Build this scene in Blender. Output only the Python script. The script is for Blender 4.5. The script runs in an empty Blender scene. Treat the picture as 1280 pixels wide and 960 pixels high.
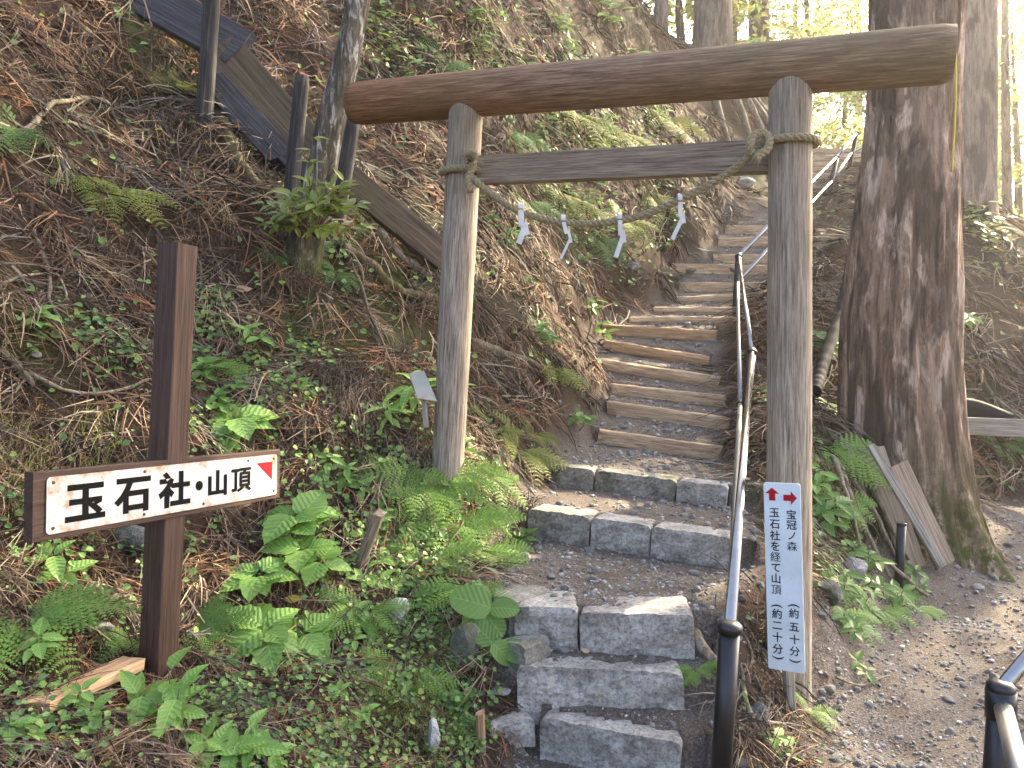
import bpy, bmesh, math, random
import numpy as np
from mathutils import Matrix, Vector, Euler

S = bpy.context.scene
C = S.collection
rng = np.random.default_rng(11)
random.seed(11)
R = math.radians

# ------------------------------------------------------------------ camera
EYE = 1.6
F = 961.0
cam = bpy.data.cameras.new('camera')
cam.sensor_width = 36.0
cam.lens = F / 1280 * 36
cam.clip_start = 0.05
cam.clip_end = 2000
cam_o = bpy.data.objects.new('camera', cam)
C.objects.link(cam_o)
cam_o.location = (0, 0, EYE)
cam_o.rotation_euler = (R(90), 0, 0)
S.camera = cam_o

# ------------------------------------------------------------------ sky, sun, exposure
SUN_AZ, SUN_EL = R(47.0), R(31.0)          # right of the view direction, above the horizon
sun_dir = Vector((math.sin(SUN_AZ) * math.cos(SUN_EL), math.cos(SUN_AZ) * math.cos(SUN_EL), math.sin(SUN_EL)))
world = bpy.data.worlds.new('World')
S.world = world
world.use_nodes = True
wn = world.node_tree
bg = wn.nodes['Background']
sky = wn.nodes.new('ShaderNodeTexSky')
sky.sky_type = 'NISHITA'
sky.sun_disc = False
sky.sun_elevation = SUN_EL
sky.sun_rotation = SUN_AZ
sky.air_density = 0.6
sky.dust_density = 5.0
sky.ozone_density = 0.2
wn.links.new(sky.outputs[0], bg.inputs[0])
bg.inputs[1].default_value = 0.15
sl = bpy.data.lights.new('sun', 'SUN')
sl.energy = 5.0
sl.angle = R(0.5)
sl.color = (1.0, 0.83, 0.58)
so = bpy.data.objects.new('sun', sl)
C.objects.link(so)
so.rotation_euler = (-sun_dir).to_track_quat('-Z', 'Y').to_euler()
so.location = (20, 30, 20)
S.view_settings.view_transform = 'Standard'
S.view_settings.look = 'None'
S.view_settings.gamma = 1
S.view_settings.use_curve_mapping = False
S.view_settings.exposure = 2.75
S.cycles.max_bounces = 6
S.cycles.diffuse_bounces = 3
S.cycles.glossy_bounces = 2
S.cycles.transmission_bounces = 3
S.cycles.use_denoising = True


# ------------------------------------------------------------------ small library
def P(px, py, z):
    """point at depth z whose place was measured in the photograph"""
    return np.array([(px - 640) / F * z, z, EYE + (480 - py) / F * z])


def _hash(ix, iy, iz, seed):
    h = (ix * 374761393 + iy * 668265263 + iz * 1274126177 + seed * 974634557) & 0xFFFFFFFF
    h = ((h ^ (h >> 13)) * 1274126177) & 0xFFFFFFFF
    h = (h ^ (h >> 16)) & 0xFFFFFF
    return h / float(0xFFFFFF) * 2 - 1


def vnoise(p, seed=0):
    p = np.asarray(p, float)
    i = np.floor(p).astype(np.int64)
    f = p - i
    u = f * f * (3 - 2 * f)
    out = 0
    for dx in (0, 1):
        for dy in (0, 1):
            for dz in (0, 1):
                w = (u[..., 0] if dx else 1 - u[..., 0]) * (u[..., 1] if dy else 1 - u[..., 1]) * (u[..., 2] if dz else 1 - u[..., 2])
                out = out + w * _hash(i[..., 0] + dx, i[..., 1] + dy, i[..., 2] + dz, seed)
    return out


def fbm(p, octaves=4, seed=0, gain=.5):
    p = np.asarray(p, float)
    a, s, t = 1.0, 0, 0
    for k in range(octaves):
        s = s + a * vnoise(p * 2 ** k, seed + k)
        t += a
        a *= gain
    return s / t


def sstep(a, b, x):
    t = np.clip((x - a) / (b - a), 0, 1)
    return t * t * (3 - 2 * t)


def unit(v):
    v = np.asarray(v, float)
    return v / (np.linalg.norm(v, axis=-1, keepdims=True) + 1e-12)


def new_mesh(name, verts, faces, mats, smooth=True, cols=None, colname='Col', fmat=None):
    """faces: (M,k) array or list of lists"""
    me = bpy.data.meshes.new(name)
    verts = np.asarray(verts, np.float32)
    if isinstance(faces, np.ndarray):
        m, k = faces.shape
        me.vertices.add(len(verts))
        me.vertices.foreach_set('co', verts.ravel())
        me.loops.add(m * k)
        me.loops.foreach_set('vertex_index', faces.astype(np.int32).ravel())
        me.polygons.add(m)
        me.polygons.foreach_set('loop_start', np.arange(0, m * k, k, dtype=np.int32))
        me.polygons.foreach_set('loop_total', np.full(m, k, np.int32))
        me.update(calc_edges=True)
    else:
        me.from_pydata([tuple(map(float, v)) for v in verts], [], [tuple(int(i) for i in f) for f in faces])
        me.update()
    if cols is not None:
        a = me.color_attributes.new(colname, 'FLOAT_COLOR', 'POINT')
        c = np.ones((len(verts), 4), np.float32)
        c[:, :cols.shape[1]] = cols
        a.data.foreach_set('color', c.ravel())
    for m_ in (mats if isinstance(mats, (list, tuple)) else [mats]):
        me.materials.append(m_)
    if fmat is not None:
        me.polygons.foreach_set('material_index', np.asarray(fmat, np.int32))
    me.polygons.foreach_set('use_smooth', np.full(len(me.polygons), bool(smooth)))
    me.validate()
    return me


WM = {}


def link(name, data, M=None, parent=None):
    o = bpy.data.objects.new(name, data)
    C.objects.link(o)
    M = Matrix.Identity(4) if M is None else M
    WM[o.name] = M.copy()
    if parent is not None:
        o.parent = parent
        o.matrix_local = WM[parent.name].inverted() @ M
    else:
        o.matrix_world = M
    return o


def tag(o, label=None, cat=None, group=None, kind=None):
    if label: o['label'] = label
    if cat: o['category'] = cat
    if group: o['group'] = group
    if kind: o['kind'] = kind
    return o


def thing(name, label, cat, loc, group=None):
    o = link(name, None, Matrix.Translation(Vector(loc)))
    o.empty_display_size = .1
    return tag(o, label, cat, group)


def frame(A, B, up=(0, 0, 1)):
    """matrix at A, local Z along A->B, local Y as close to up as possible"""
    z = Vector(B) - Vector(A)
    L = z.length
    z.normalize()
    up = Vector(up)
    if abs(z.dot(up.normalized())) > .98:
        up = Vector((0, 1, 0)) if abs(z.y) < .9 else Vector((1, 0, 0))
    x = up.cross(z).normalized()
    y = z.cross(x).normalized()
    M = Matrix((x, y, z)).transposed().to_4x4()
    M.translation = Vector(A)
    return M, L


def tube_arrays(pts, rad, n=10, caps=True, bump=0, bfreq=6, seed=0, zstretch=1.0, flat=1.0):
    pts = np.asarray(pts, float)
    m = len(pts)
    rad = np.broadcast_to(np.asarray(rad, float), (m,))
    tan = unit(np.gradient(pts, axis=0))
    ref = np.array([0, 0, 1.0]) if abs(tan[0][2]) < .9 else np.array([1.0, 0, 0])
    u = unit(np.cross(ref, tan[0]))
    us = [u]
    for i in range(1, m):
        u = us[-1] - tan[i] * np.dot(us[-1], tan[i])
        us.append(unit(u))
    us = np.array(us)
    vs = np.cross(tan, us)
    ang = np.linspace(0, 2 * np.pi, n, endpoint=False)
    V = (us[:, None] * np.cos(ang)[None, :, None] + vs[:, None] * np.sin(ang)[None, :, None] * flat) * rad[:, None, None]
    if bump:
        base = pts[:, None] * np.array([1, 1, 1]) + V * 1.0
        d = fbm(np.concatenate([base[..., :2] * bfreq, base[..., 2:] * bfreq * zstretch], -1), 4, seed)
        V = V * (1 + bump * d[..., None])
    V = V + pts[:, None]
    idx = np.arange(m * n).reshape(m, n)
    a = idx[:-1]; b = idx[1:]
    Fq = np.stack([a, np.roll(a, -1, 1), np.roll(b, -1, 1), b], -1).reshape(-1, 4)
    faces = [list(f) for f in Fq]
    verts = V.reshape(-1, 3)
    if caps:
        faces.append(list(idx[0][::-1]))
        faces.append(list(idx[-1]))
    return verts, faces


def merge(parts):
    V, Fs, o = [], [], 0
    for v, f in parts:
        V.append(np.asarray(v))
        Fs += [[i + o for i in q] for q in f]
        o += len(v)
    return np.concatenate(V), Fs


def smooth_path(ctrl, n):
    """Catmull-Rom through control points"""
    c = np.asarray(ctrl, float)
    if len(c) == 2:
        t = np.linspace(0, 1, n)[:, None]
        return c[0] * (1 - t) + c[1] * t
    c = np.concatenate([[2 * c[0] - c[1]], c, [2 * c[-1] - c[-2]]])
    k = len(c) - 3
    t = np.linspace(0, k - 1e-6, n)
    i = t.astype(int)
    f = (t - i)[:, None]
    p0, p1, p2, p3 = c[i], c[i + 1], c[i + 2], c[i + 3]
    return .5 * (2 * p1 + (p2 - p0) * f + (2 * p0 - 5 * p1 + 4 * p2 - p3) * f ** 2 + (3 * p1 - p0 - 3 * p2 + p3) * f ** 3)


def log_part(name, A, B, rA, rB, mat, parent, n=28, segs=40, bump=.02, seed=0, bend=0.0):
    """round log, local Z along its length"""
    M, L = frame(A, B)
    z = np.linspace(0, L, segs)
    pts = np.stack([bend * np.sin(z / L * np.pi), 0 * z, z], 1)
    rad = np.linspace(rA, rB, segs)
    rad[0] *= .94
    rad[-1] *= .94
    v, f = tube_arrays(pts, rad, n, True, bump, 5, seed, .35)
    me = new_mesh(name, v, f, mat)
    return link(name, me, M, parent)


def timber_mesh(name, L, w, h, mat, rough=.01, seed=0, segs=14, rnd=.18, bend=0.0, ragged=0.0):
    """sawn or worn piece: local Z length, X width, Y height; centred on the section"""
    m = min(w, h) * rnd
    prof = []
    for sx, sy, a0 in ((1, 1, 0), (-1, 1, 90), (-1, -1, 180), (1, -1, 270)):
        for a in (0, 45, 90):
            t = R(a0 + a)
            prof.append((sx * (w / 2 - m) + m * math.cos(t), sy * (h / 2 - m) + m * math.sin(t)))
    # extra points along the faces so that noise can shape them
    prof2 = []
    for i in range(len(prof)):
        a, b = np.array(prof[i]), np.array(prof[(i + 1) % len(prof)])
        prof2.append(a)
        d = np.linalg.norm(b - a)
        if d > max(w, h) * .3:
            for t in (.33, .66):
                prof2.append(a * (1 - t) + b * t)
    prof = np.array(prof2)
    z = np.linspace(0, L, segs)
    n = len(prof)
    V = np.zeros((segs, n, 3))
    V[:, :, :2] = prof[None]
    V[:, :, 2] = z[:, None]
    if ragged:
        V[0, :, 2] += ragged * (vnoise(np.c_[prof * 30, np.zeros(n)], seed + 3))
        V[-1, :, 2] += ragged * (vnoise(np.c_[prof * 30, np.ones(n)], seed + 5))
    d = fbm(np.concatenate([V[..., :2] * 9, V[..., 2:] * 3.5], -1) + seed * 7.3, 4, seed)
    e = fbm(np.concatenate([V[..., :2] * 25, V[..., 2:] * 8], -1) + seed * 3.1, 2, seed + 9)
    nr = unit(V[..., :2])
    V[..., :2] += nr * (d * rough + e * rough * .4)[..., None]
    V[..., 0] += bend * np.sin(z / L * np.pi)[:, None]
    idx = np.arange(segs * n).reshape(segs, n)
    a, b = idx[:-1], idx[1:]
    Fq = np.stack([a, np.roll(a, -1, 1), np.roll(b, -1, 1), b], -1).reshape(-1, 4)
    faces = [list(q) for q in Fq] + [list(idx[0][::-1]), list(idx[-1])]
    me = new_mesh(name, V.reshape(-1, 3), faces, mat, smooth=False)
    return me


def timber(name, A, B, w, h, mat, parent=None, up=(0, 0, 1), **k):
    M, L = frame(A, B, up)
    return link(name, timber_mesh(name, L, w, h, mat, **k), M, parent)


def rock_mesh(name, size, mat, seed=0, sub=2, rough=.25, freq=1.6):
    bm = bmesh.new()
    bmesh.ops.create_icosphere(bm, subdivisions=sub, radius=1)
    v = np.array([x.co[:] for x in bm.verts])
    d = fbm(v * freq + seed * 13.7, 3, seed)
    # facets: clip along a few random planes
    r2 = np.random.default_rng(seed + 100)
    v = v * (1 + rough * d)[:, None]
    for _ in range(7):
        nn = unit(r2.normal(size=3))
        c = r2.uniform(.55, .85)
        t = v @ nn
        v = v - nn[None] * np.maximum(t - c, 0)[:, None] * .9
    v = v * np.asarray(size)[None]
    for x, c in zip(bm.verts, v):
        x.co = c
    me = bpy.data.meshes.new(name)
    bm.to_mesh(me)
    bm.free()
    me.materials.append(mat)
    me.polygons.foreach_set('use_smooth', np.full(len(me.polygons), False))
    return me


# ------------------------------------------------------------------ materials
def nt(name):
    m = bpy.data.materials.new(name)
    m.use_nodes = True
    t = m.node_tree
    b = t.nodes['Principled BSDF']
    return m, t, b


def N(t, kind, **kw):
    n = t.nodes.new(kind)
    for k, v in kw.items():
        if k.startswith('i_'):
            n.inputs[k[2:].replace('_', ' ')].default_value = v
        else:
            setattr(n, k, v)
    return n


def ramp(t, fac, stops):
    r = t.nodes.new('ShaderNodeValToRGB')
    while len(r.color_ramp.elements) < len(stops):
        r.color_ramp.elements.new(.5)
    for e, (p, c) in zip(r.color_ramp.elements, stops):
        e.position = p
        e.color = (c[0], c[1], c[2], 1) if len(c) >= 3 else (c[0],) * 3 + (1,)
    t.links.new(fac, r.inputs[0])
    return r


def mixc(t, fac, a, b, mode='MIX'):
    n = t.nodes.new('ShaderNodeMix')
    n.data_type = 'RGBA'
    n.blend_type = mode
    for sock, val in ((n.inputs[0], fac), (n.inputs[6], a), (n.inputs[7], b)):
        if hasattr(val, 'is_linked') or hasattr(val, 'links'):
            t.links.new(val, sock)
        elif isinstance(val, (int, float)):
            sock.default_value = val
        else:
            sock.default_value = (*val, 1)
    return n.outputs[2]


def obj_coords(t, scale=(1, 1, 1), jitter=True):
    tc = N(t, 'ShaderNodeTexCoord')
    vec = tc.outputs['Object']
    if jitter:
        oi = N(t, 'ShaderNodeObjectInfo')
        mu = N(t, 'ShaderNodeMath', operation='MULTIPLY')
        mu.inputs[1].default_value = 37.0
        t.links.new(oi.outputs['Random'], mu.inputs[0])
        ad = N(t, 'ShaderNodeVectorMath', operation='ADD')
        t.links.new(vec, ad.inputs[0])
        t.links.new(mu.outputs[0], ad.inputs[1])
        vec = ad.outputs[0]
    mp = N(t, 'ShaderNodeMapping')
    mp.inputs['Scale'].default_value = scale
    t.links.new(vec, mp.inputs[0])
    return mp.outputs[0]


def noise(t, vec, scale=1, detail=6, rough=.6, dist=0):
    n = N(t, 'ShaderNodeTexNoise')
    n.inputs['Scale'].default_value = scale
    n.inputs['Detail'].default_value = detail
    n.inputs['Roughness'].default_value = rough
    n.inputs['Distortion'].default_value = dist
    t.links.new(vec, n.inputs['Vector'])
    return n.outputs['Fac']


def bump(t, b, height, strength=.5, dist=.01):
    n = N(t, 'ShaderNodeBump')
    n.inputs['Strength'].default_value = strength
    n.inputs['Distance'].default_value = dist
    t.links.new(height, n.inputs['Height'])
    t.links.new(n.outputs[0], b.inputs['Normal'])


def wood_mat(name, dark, mid, light, grain=(38, 38, 2.2), blotch=None, blotch_amt=.5, rough=.85, bs=.6):
    m, t, b = nt(name)
    g = noise(t, obj_coords(t, grain), 1, 9, .68, .4)
    col = ramp(t, g, [(.30, dark), (.5, mid), (.72, light)]).outputs[0]
    g2 = noise(t, obj_coords(t, (grain[0] * 3.2, grain[1] * 3.2, grain[2] * 1.5)), 1, 4, .6)
    cr = ramp(t, g2, [(.36, (.28,)), (.47, (1,)), (.7, (1.12,))]).outputs[0]
    col = mixc(t, .75, col, cr, 'MULTIPLY')
    if blotch:
        bl = noise(t, obj_coords(t, (2.6, 2.6, 1.4)), 1, 5, .6)
        f = ramp(t, bl, [(.45, (0,)), (.7, (blotch_amt,))]).outputs[0]
        col = mixc(t, f, col, blotch)
    t.links.new(col, b.inputs['Base Color'])
    b.inputs['Roughness'].default_value = rough
    b.inputs['Specular IOR Level'].default_value = .25
    bump(t, b, g, bs, .012)
    return m


def leaf_mat(name, col, col2, trans=.45, rough=.5, spec=.35, attr=False, veins=0):
    m, t, b = nt(name)
    if attr:
        a = N(t, 'ShaderNodeAttribute', attribute_name='Col')
        c = a.outputs['Color']
    else:
        oi = N(t, 'ShaderNodeObjectInfo')
        nz = noise(t, obj_coords(t, (14, 14, 14)), 1, 3, .6)
        ad = N(t, 'ShaderNodeMath', operation='ADD')
        t.links.new(oi.outputs['Random'], ad.inputs[0])
        t.links.new(nz, ad.inputs[1])
        mu = N(t, 'ShaderNodeMath', operation='MULTIPLY_ADD')
        mu.inputs[1].default_value = .8
        mu.inputs[2].default_value = -.3
        t.links.new(ad.outputs[0], mu.inputs[0])
        mu.use_clamp = True
        c = mixc(t, mu.outputs[0], col, col2)
    if veins:
        # pale midrib and side veins on the blade, which runs along local Y
        sx = N(t, 'ShaderNodeSeparateXYZ')
        t.links.new(N(t, 'ShaderNodeTexCoord').outputs['Object'], sx.inputs[0])
        ab = N(t, 'ShaderNodeMath', operation='ABSOLUTE')
        t.links.new(sx.outputs[0], ab.inputs[0])
        k1 = N(t, 'ShaderNodeMath', operation='MULTIPLY_ADD')
        k1.inputs[1].default_value = -.75
        t.links.new(ab.outputs[0], k1.inputs[0])
        t.links.new(sx.outputs[1], k1.inputs[2])
        k2 = N(t, 'ShaderNodeMath', operation='MULTIPLY')
        k2.inputs[1].default_value = veins * 2 * math.pi
        t.links.new(k1.outputs[0], k2.inputs[0])
        k3 = N(t, 'ShaderNodeMath', operation='SINE')
        t.links.new(k2.outputs[0], k3.inputs[0])
        sv = ramp(t, k3.outputs[0], [(.84, (0,)), (1.0, (.22,))]).outputs[0]
        mv = ramp(t, ab.outputs[0], [(.008, (.45,)), (.02, (0,))]).outputs[0]
        mxv = N(t, 'ShaderNodeMath', operation='MAXIMUM')
        t.links.new(sv, mxv.inputs[0])
        t.links.new(mv, mxv.inputs[1])
        c = mixc(t, mxv.outputs[0], c, [min(1, x * 1.7) for x in col2])
        bump(t, b, k3.outputs[0], .2, .02)
    t.links.new(c, b.inputs['Base Color'])
    b.inputs['Roughness'].default_value = rough
    b.inputs['Specular IOR Level'].default_value = spec
    tr = N(t, 'ShaderNodeBsdfTranslucent')
    hs = N(t, 'ShaderNodeHueSaturation')
    hs.inputs['Saturation'].default_value = 1.0
    hs.inputs['Value'].default_value = 1.7
    hs.inputs['Hue'].default_value = .485
    t.links.new(c, hs.inputs['Color'])
    t.links.new(hs.outputs[0], tr.inputs['Color'])
    mx = N(t, 'ShaderNodeMixShader')
    mx.inputs[0].default_value = trans
    t.links.new(b.outputs[0], mx.inputs[1])
    t.links.new(tr.outputs[0], mx.inputs[2])
    t.links.new(mx.outputs[0], t.nodes['Material Output'].inputs[0])
    return m


def attr_mat(name, rough=.9, spec=.2, trans=0, bumps=0):
    m, t, b = nt(name)
    a = N(t, 'ShaderNodeAttribute', attribute_name='Col')
    t.links.new(a.outputs['Color'], b.inputs['Base Color'])
    b.inputs['Roughness'].default_value = rough
    b.inputs['Specular IOR Level'].default_value = spec
    if bumps:
        bump(t, b, noise(t, obj_coords(t, (bumps,) * 3, False), 1, 4), .6, .006)
    return m


def plain_mat(name, col, rough=.5, metal=0, spec=.5):
    m, t, b = nt(name)
    nz = noise(t, obj_coords(t, (20, 20, 20)), 1, 5)
    c = ramp(t, nz, [(.3, [x * .8 for x in col]), (.7, col)]).outputs[0]
    t.links.new(c, b.inputs['Base Color'])
    b.inputs['Roughness'].default_value = rough
    b.inputs['Metallic'].default_value = metal
    b.inputs['Specular IOR Level'].default_value = spec
    return m


def stone_mat(name, dark, mid, light, moss=0.0, scale=1.0):
    m, t, b = nt(name)
    v = obj_coords(t, (scale,) * 3)
    n1 = noise(t, v, 9, 8, .7)
    col = ramp(t, n1, [(.3, dark), (.5, mid), (.68, light)]).outputs[0]
    n2 = noise(t, v, 70, 3, .7)
    sp = ramp(t, n2, [(.36, (.5,)), (.5, (1,)), (.66, (1.25,))]).outputs[0]
    col = mixc(t, .8, col, sp, 'MULTIPLY')
    if moss:
        n3 = noise(t, v, 4, 6, .65)
        f = ramp(t, n3, [(.5 - .12 * moss, (0,)), (.62, (moss,))]).outputs[0]
        col = mixc(t, f, col, (.055, .075, .018))
    t.links.new(col, b.inputs['Base Color'])
    b.inputs['Roughness'].default_value = .92
    b.inputs['Specular IOR Level'].default_value = .25
    bump(t, b, noise(t, v, 28, 8, .75), .9, .02)
    return m


M_post = wood_mat('weathered grey cedar log', (.10, .078, .058), (.29, .24, .185), (.50, .435, .35), (95, 95, 5.0), (.15, .125, .075), .6)
M_beam = wood_mat('brown weathered cedar log', (.05, .03, .018), (.165, .105, .064), (.31, .225, .155), (95, 95, 5.0), (.11, .10, .045), .5)
def beam_end(m):
    t = m.node_tree
    b = t.nodes['Principled BSDF']
    src = b.inputs['Base Color'].links[0].from_socket
    sx = N(t, 'ShaderNodeSeparateXYZ')
    t.links.new(N(t, 'ShaderNodeTexCoord').outputs['Object'], sx.inputs[0])
    nz = noise(t, obj_coords(t, (6, 6, 1.2), False), 1, 5, .65)
    ad = N(t, 'ShaderNodeMath', operation='MULTIPLY_ADD')
    ad.inputs[1].default_value = 1.6
    t.links.new(nz, ad.inputs[0])
    t.links.new(sx.outputs[2], ad.inputs[2])
    f = ramp(t, ad.outputs[0], [(.0, (.85,)), (1.0, (0,))])
    mr = N(t, 'ShaderNodeMapRange')
    mr.inputs['From Min'].default_value = .6
    mr.inputs['From Max'].default_value = 2.3
    t.links.new(ad.outputs[0], mr.inputs['Value'])
    t.links.new(mr.outputs[0], f.inputs[0])
    col = mixc(t, f.outputs[0], src, mixc(t, .8, src, (1.0, .55, .24), 'MULTIPLY'))
    br = N(t, 'ShaderNodeHueSaturation')
    br.inputs['Value'].default_value = 1.25
    t.links.new(col, br.inputs['Color'])
    t.links.new(br.outputs[0], b.inputs['Base Color'])


beam_end(M_beam)
M_nuki = wood_mat('grey sawn cedar beam', (.08, .06, .044), (.225, .175, .128), (.36, .295, .22), (80, 80, 4.0), (.11, .095, .055), .4)
M_signwood = wood_mat('dark brown stained wood', (.035, .02, .014), (.072, .042, .03), (.115, .07, .05), (70, 70, 3), None, 0, .6, .3)
M_step = wood_mat('worn tan step timber', (.24, .155, .09), (.52, .37, .225), (.70, .54, .36), (45, 45, 3.5), (.26, .17, .10), .4)
M_step2 = wood_mat('warm worn step log', (.20, .11, .05), (.46, .285, .15), (.62, .43, .26), (40, 40, 2.5), (.24, .17, .1), .4)
M_darkplank = wood_mat('charred blue black plank', (.012, .012, .014), (.035, .035, .040), (.085, .085, .095), (60, 60, 2.5), None, 0, .7, .5)
M_brownplank = wood_mat('dark brown mossy plank', (.03, .022, .015), (.075, .055, .038), (.14, .105, .075), (45, 45, 2.2), (.05, .055, .02), .55)
M_stake = wood_mat('charred stake', (.014, .013, .013), (.04, .038, .036), (.11, .105, .10), (50, 50, 2.5), None, 0, .85, .6)
M_greyplank = wood_mat('silver grey plank', (.16, .14, .115), (.34, .31, .26), (.52, .48, .42), (55, 55, 2.5), (.2, .2, .13), .4)
M_boardbrown = wood_mat('grey brown board', (.085, .065, .05), (.20, .16, .125), (.32, .27, .21), (60, 60, 2.5), (.14, .13, .08), .4)
M_branch = wood_mat('pale dead branch', (.10, .075, .05), (.24, .19, .135), (.40, .33, .25), (30, 30, 5), (.10, .10, .04), .5)
M_rootm = wood_mat('grey brown root', (.06, .045, .032), (.14, .11, .08), (.24, .20, .155), (25, 25, 5), (.06, .07, .025), .5)
M_mossbranch = wood_mat('mossy branch', (.035, .025, .015), (.10, .075, .045), (.21, .165, .10), (28, 28, 5), (.12, .13, .025), .65)
M_splitwood = wood_mat('fresh split board', (.26, .15, .075), (.46, .30, .17), (.60, .44, .28), (45, 45, 2.0), (.25, .17, .1), .5)
M_granite = stone_mat('split granite', (.20, .188, .165), (.38, .362, .325), (.56, .54, .495), 0)
M_granite_moss = stone_mat('mossy split granite', (.15, .14, .118), (.29, .275, .24), (.44, .42, .375), .55)
M_rock = stone_mat('grey rock', (.15, .148, .142), (.33, .325, .31), (.52, .51, .49), 0, 2)
M_rock_moss = stone_mat('mossy rock', (.08, .08, .07), (.18, .18, .16), (.3, .3, .28), .9, 2)
M_rock_white = stone_mat('pale quartz rock', (.3, .3, .3), (.55, .56, .56), (.75, .76, .76), .35, 2)
M_black = plain_mat('black pipe coating', (.012, .012, .013), .35)
M_plastic = plain_mat('black corrugated plastic', (.01, .01, .011), .8, 0, .2)
M_steel = plain_mat('polished steel pipe', (.42, .41, .39), .25, 1.0)
M_galv = plain_mat('dull galvanised pipe', (.34, .34, .32), .45, .9)
M_paper = plain_mat('white paper', (.68, .68, .68), .8, 0, .2)
M_ink = plain_mat('black sign paint', (.008, .008, .008), .85, 0, .12)
M_inkgrey = plain_mat('faded black sign paint', (.028, .028, .032), .85, 0, .12)
M_red = plain_mat('red sign paint', (.42, .012, .02), .7, 0, .15)
M_yellow = plain_mat('yellow cord', (.55, .42, .03), .7)
M_nail = plain_mat('rusty nail head', (.12, .06, .03), .7)
M_stem = plain_mat('green stem', (.09, .13, .035), .7)
M_brownstem = plain_mat('brown stem', (.10, .07, .04), .8)


def rope_mat():
    m, t, b = nt('straw rope fibre')
    g = noise(t, obj_coords(t, (140, 140, 140), False), 1, 5, .7, .5)
    col = ramp(t, g, [(.3, (.10, .08, .04)), (.52, (.29, .24, .135)), (.72, (.45, .385, .24))]).outputs[0]
    t.links.new(col, b.inputs['Base Color'])
    b.inputs['Roughness'].default_value = .9
    bump(t, b, g, .8, .006)
    return m


M_rope = rope_mat()


def plate_mat(name, white, rust_amt):
    m, t, b = nt(name)
    tc = N(t, 'ShaderNodeTexCoord')
    sx = N(t, 'ShaderNodeSeparateXYZ')
    t.links.new(tc.outputs['Generated'], sx.inputs[0])
    # closeness to an edge of the plate: corrosion creeps in from there
    def edge(o):
        a = N(t, 'ShaderNodeMath', operation='SUBTRACT'); a.inputs[1].default_value = .5
        t.links.new(o, a.inputs[0])
        c = N(t, 'ShaderNodeMath', operation='ABSOLUTE')
        t.links.new(a.outputs[0], c.inputs[0])
        return c.outputs[0]
    mx = N(t, 'ShaderNodeMath', operation='MAXIMUM')
    t.links.new(edge(sx.outputs[0]), mx.inputs[0])
    t.links.new(edge(sx.outputs[1]), mx.inputs[1])
    nz = noise(t, obj_coords(t, (11, 11, 11), False), 1, 8, .75)
    ad = N(t, 'ShaderNodeMath', operation='MULTIPLY_ADD'); ad.inputs[1].default_value = .55; 
    t.links.new(mx.outputs[0], ad.inputs[0]); t.links.new(nz, ad.inputs[2])
    f = ramp(t, ad.outputs[0], [(.72, (0,)), (.88, (rust_amt,))]).outputs[0]
    col = mixc(t, f, white, (.33, .15, .05))
    sp = noise(t, obj_coords(t, (55, 55, 55), False), 1, 4, .6)
    col = mixc(t, ramp(t, sp, [(.64, (0,)), (.76, (.45,))]).outputs[0], col, (.25, .22, .17))
    big = noise(t, obj_coords(t, (7, 7, 7), False), 1, 4, .6)
    col = mixc(t, .5, col, ramp(t, big, [(.35, (.78, .77, .72)), (.6, (1, 1, 1))]).outputs[0], 'MULTIPLY')
    t.links.new(col, b.inputs['Base Color'])
    b.inputs['Roughness'].default_value = .45
    return m


M_plate = plate_mat('rust edged white enamel', (.60, .60, .555), .9)
M_plate2 = plate_mat('pale blue white sign sheet', (.66, .755, .80), .04)
M_plaque = plate_mat('weathered white plaque', (.34, .34, .29), .6)


def soil_mat():
    m, t, b = nt('forest soil and grit')
    at = N(t, 'ShaderNodeAttribute', attribute_name='Col')     # r grit, g moss
    sep = N(t, 'ShaderNodeSeparateColor')
    t.links.new(at.outputs['Color'], sep.inputs[0])
    v = obj_coords(t, (1, 1, 1), False)
    n1 = noise(t, v, 6, 10, .72)
    n2 = noise(t, v, 34, 8, .75)
    soil = ramp(t, n2, [(.28, (.014, .009, .006)), (.5, (.045, .029, .020)), (.7, (.10, .07, .048))]).outputs[0]
    soil = mixc(t, ramp(t, n1, [(.42, (0,)), (.62, (.6,))]).outputs[0], soil, (.085, .05, .03))
    n3 = noise(t, v, 95, 5, .7)
    grit = ramp(t, n3, [(.3, (.06, .05, .042)), (.5, (.155, .135, .115)), (.66, (.33, .305, .275))]).outputs[0]
    grit = mixc(t, ramp(t, n1, [(.44, (0,)), (.64, (.6,))]).outputs[0], grit, (.115, .078, .054))
    col = mixc(t, sep.outputs[0], soil, grit)
    mossn = ramp(t, n2, [(.3, (.02, .03, .008)), (.65, (.075, .10, .022))]).outputs[0]
    col = mixc(t, sep.outputs[1], col, mossn)
    t.links.new(col, b.inputs['Base Color'])
    b.inputs['Roughness'].default_value = .95
    b.inputs['Specular IOR Level'].default_value = .15
    hh = mixc(t, .5, n2, n3)
    bump(t, b, hh, 1.0, .03)
    return m


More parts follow.
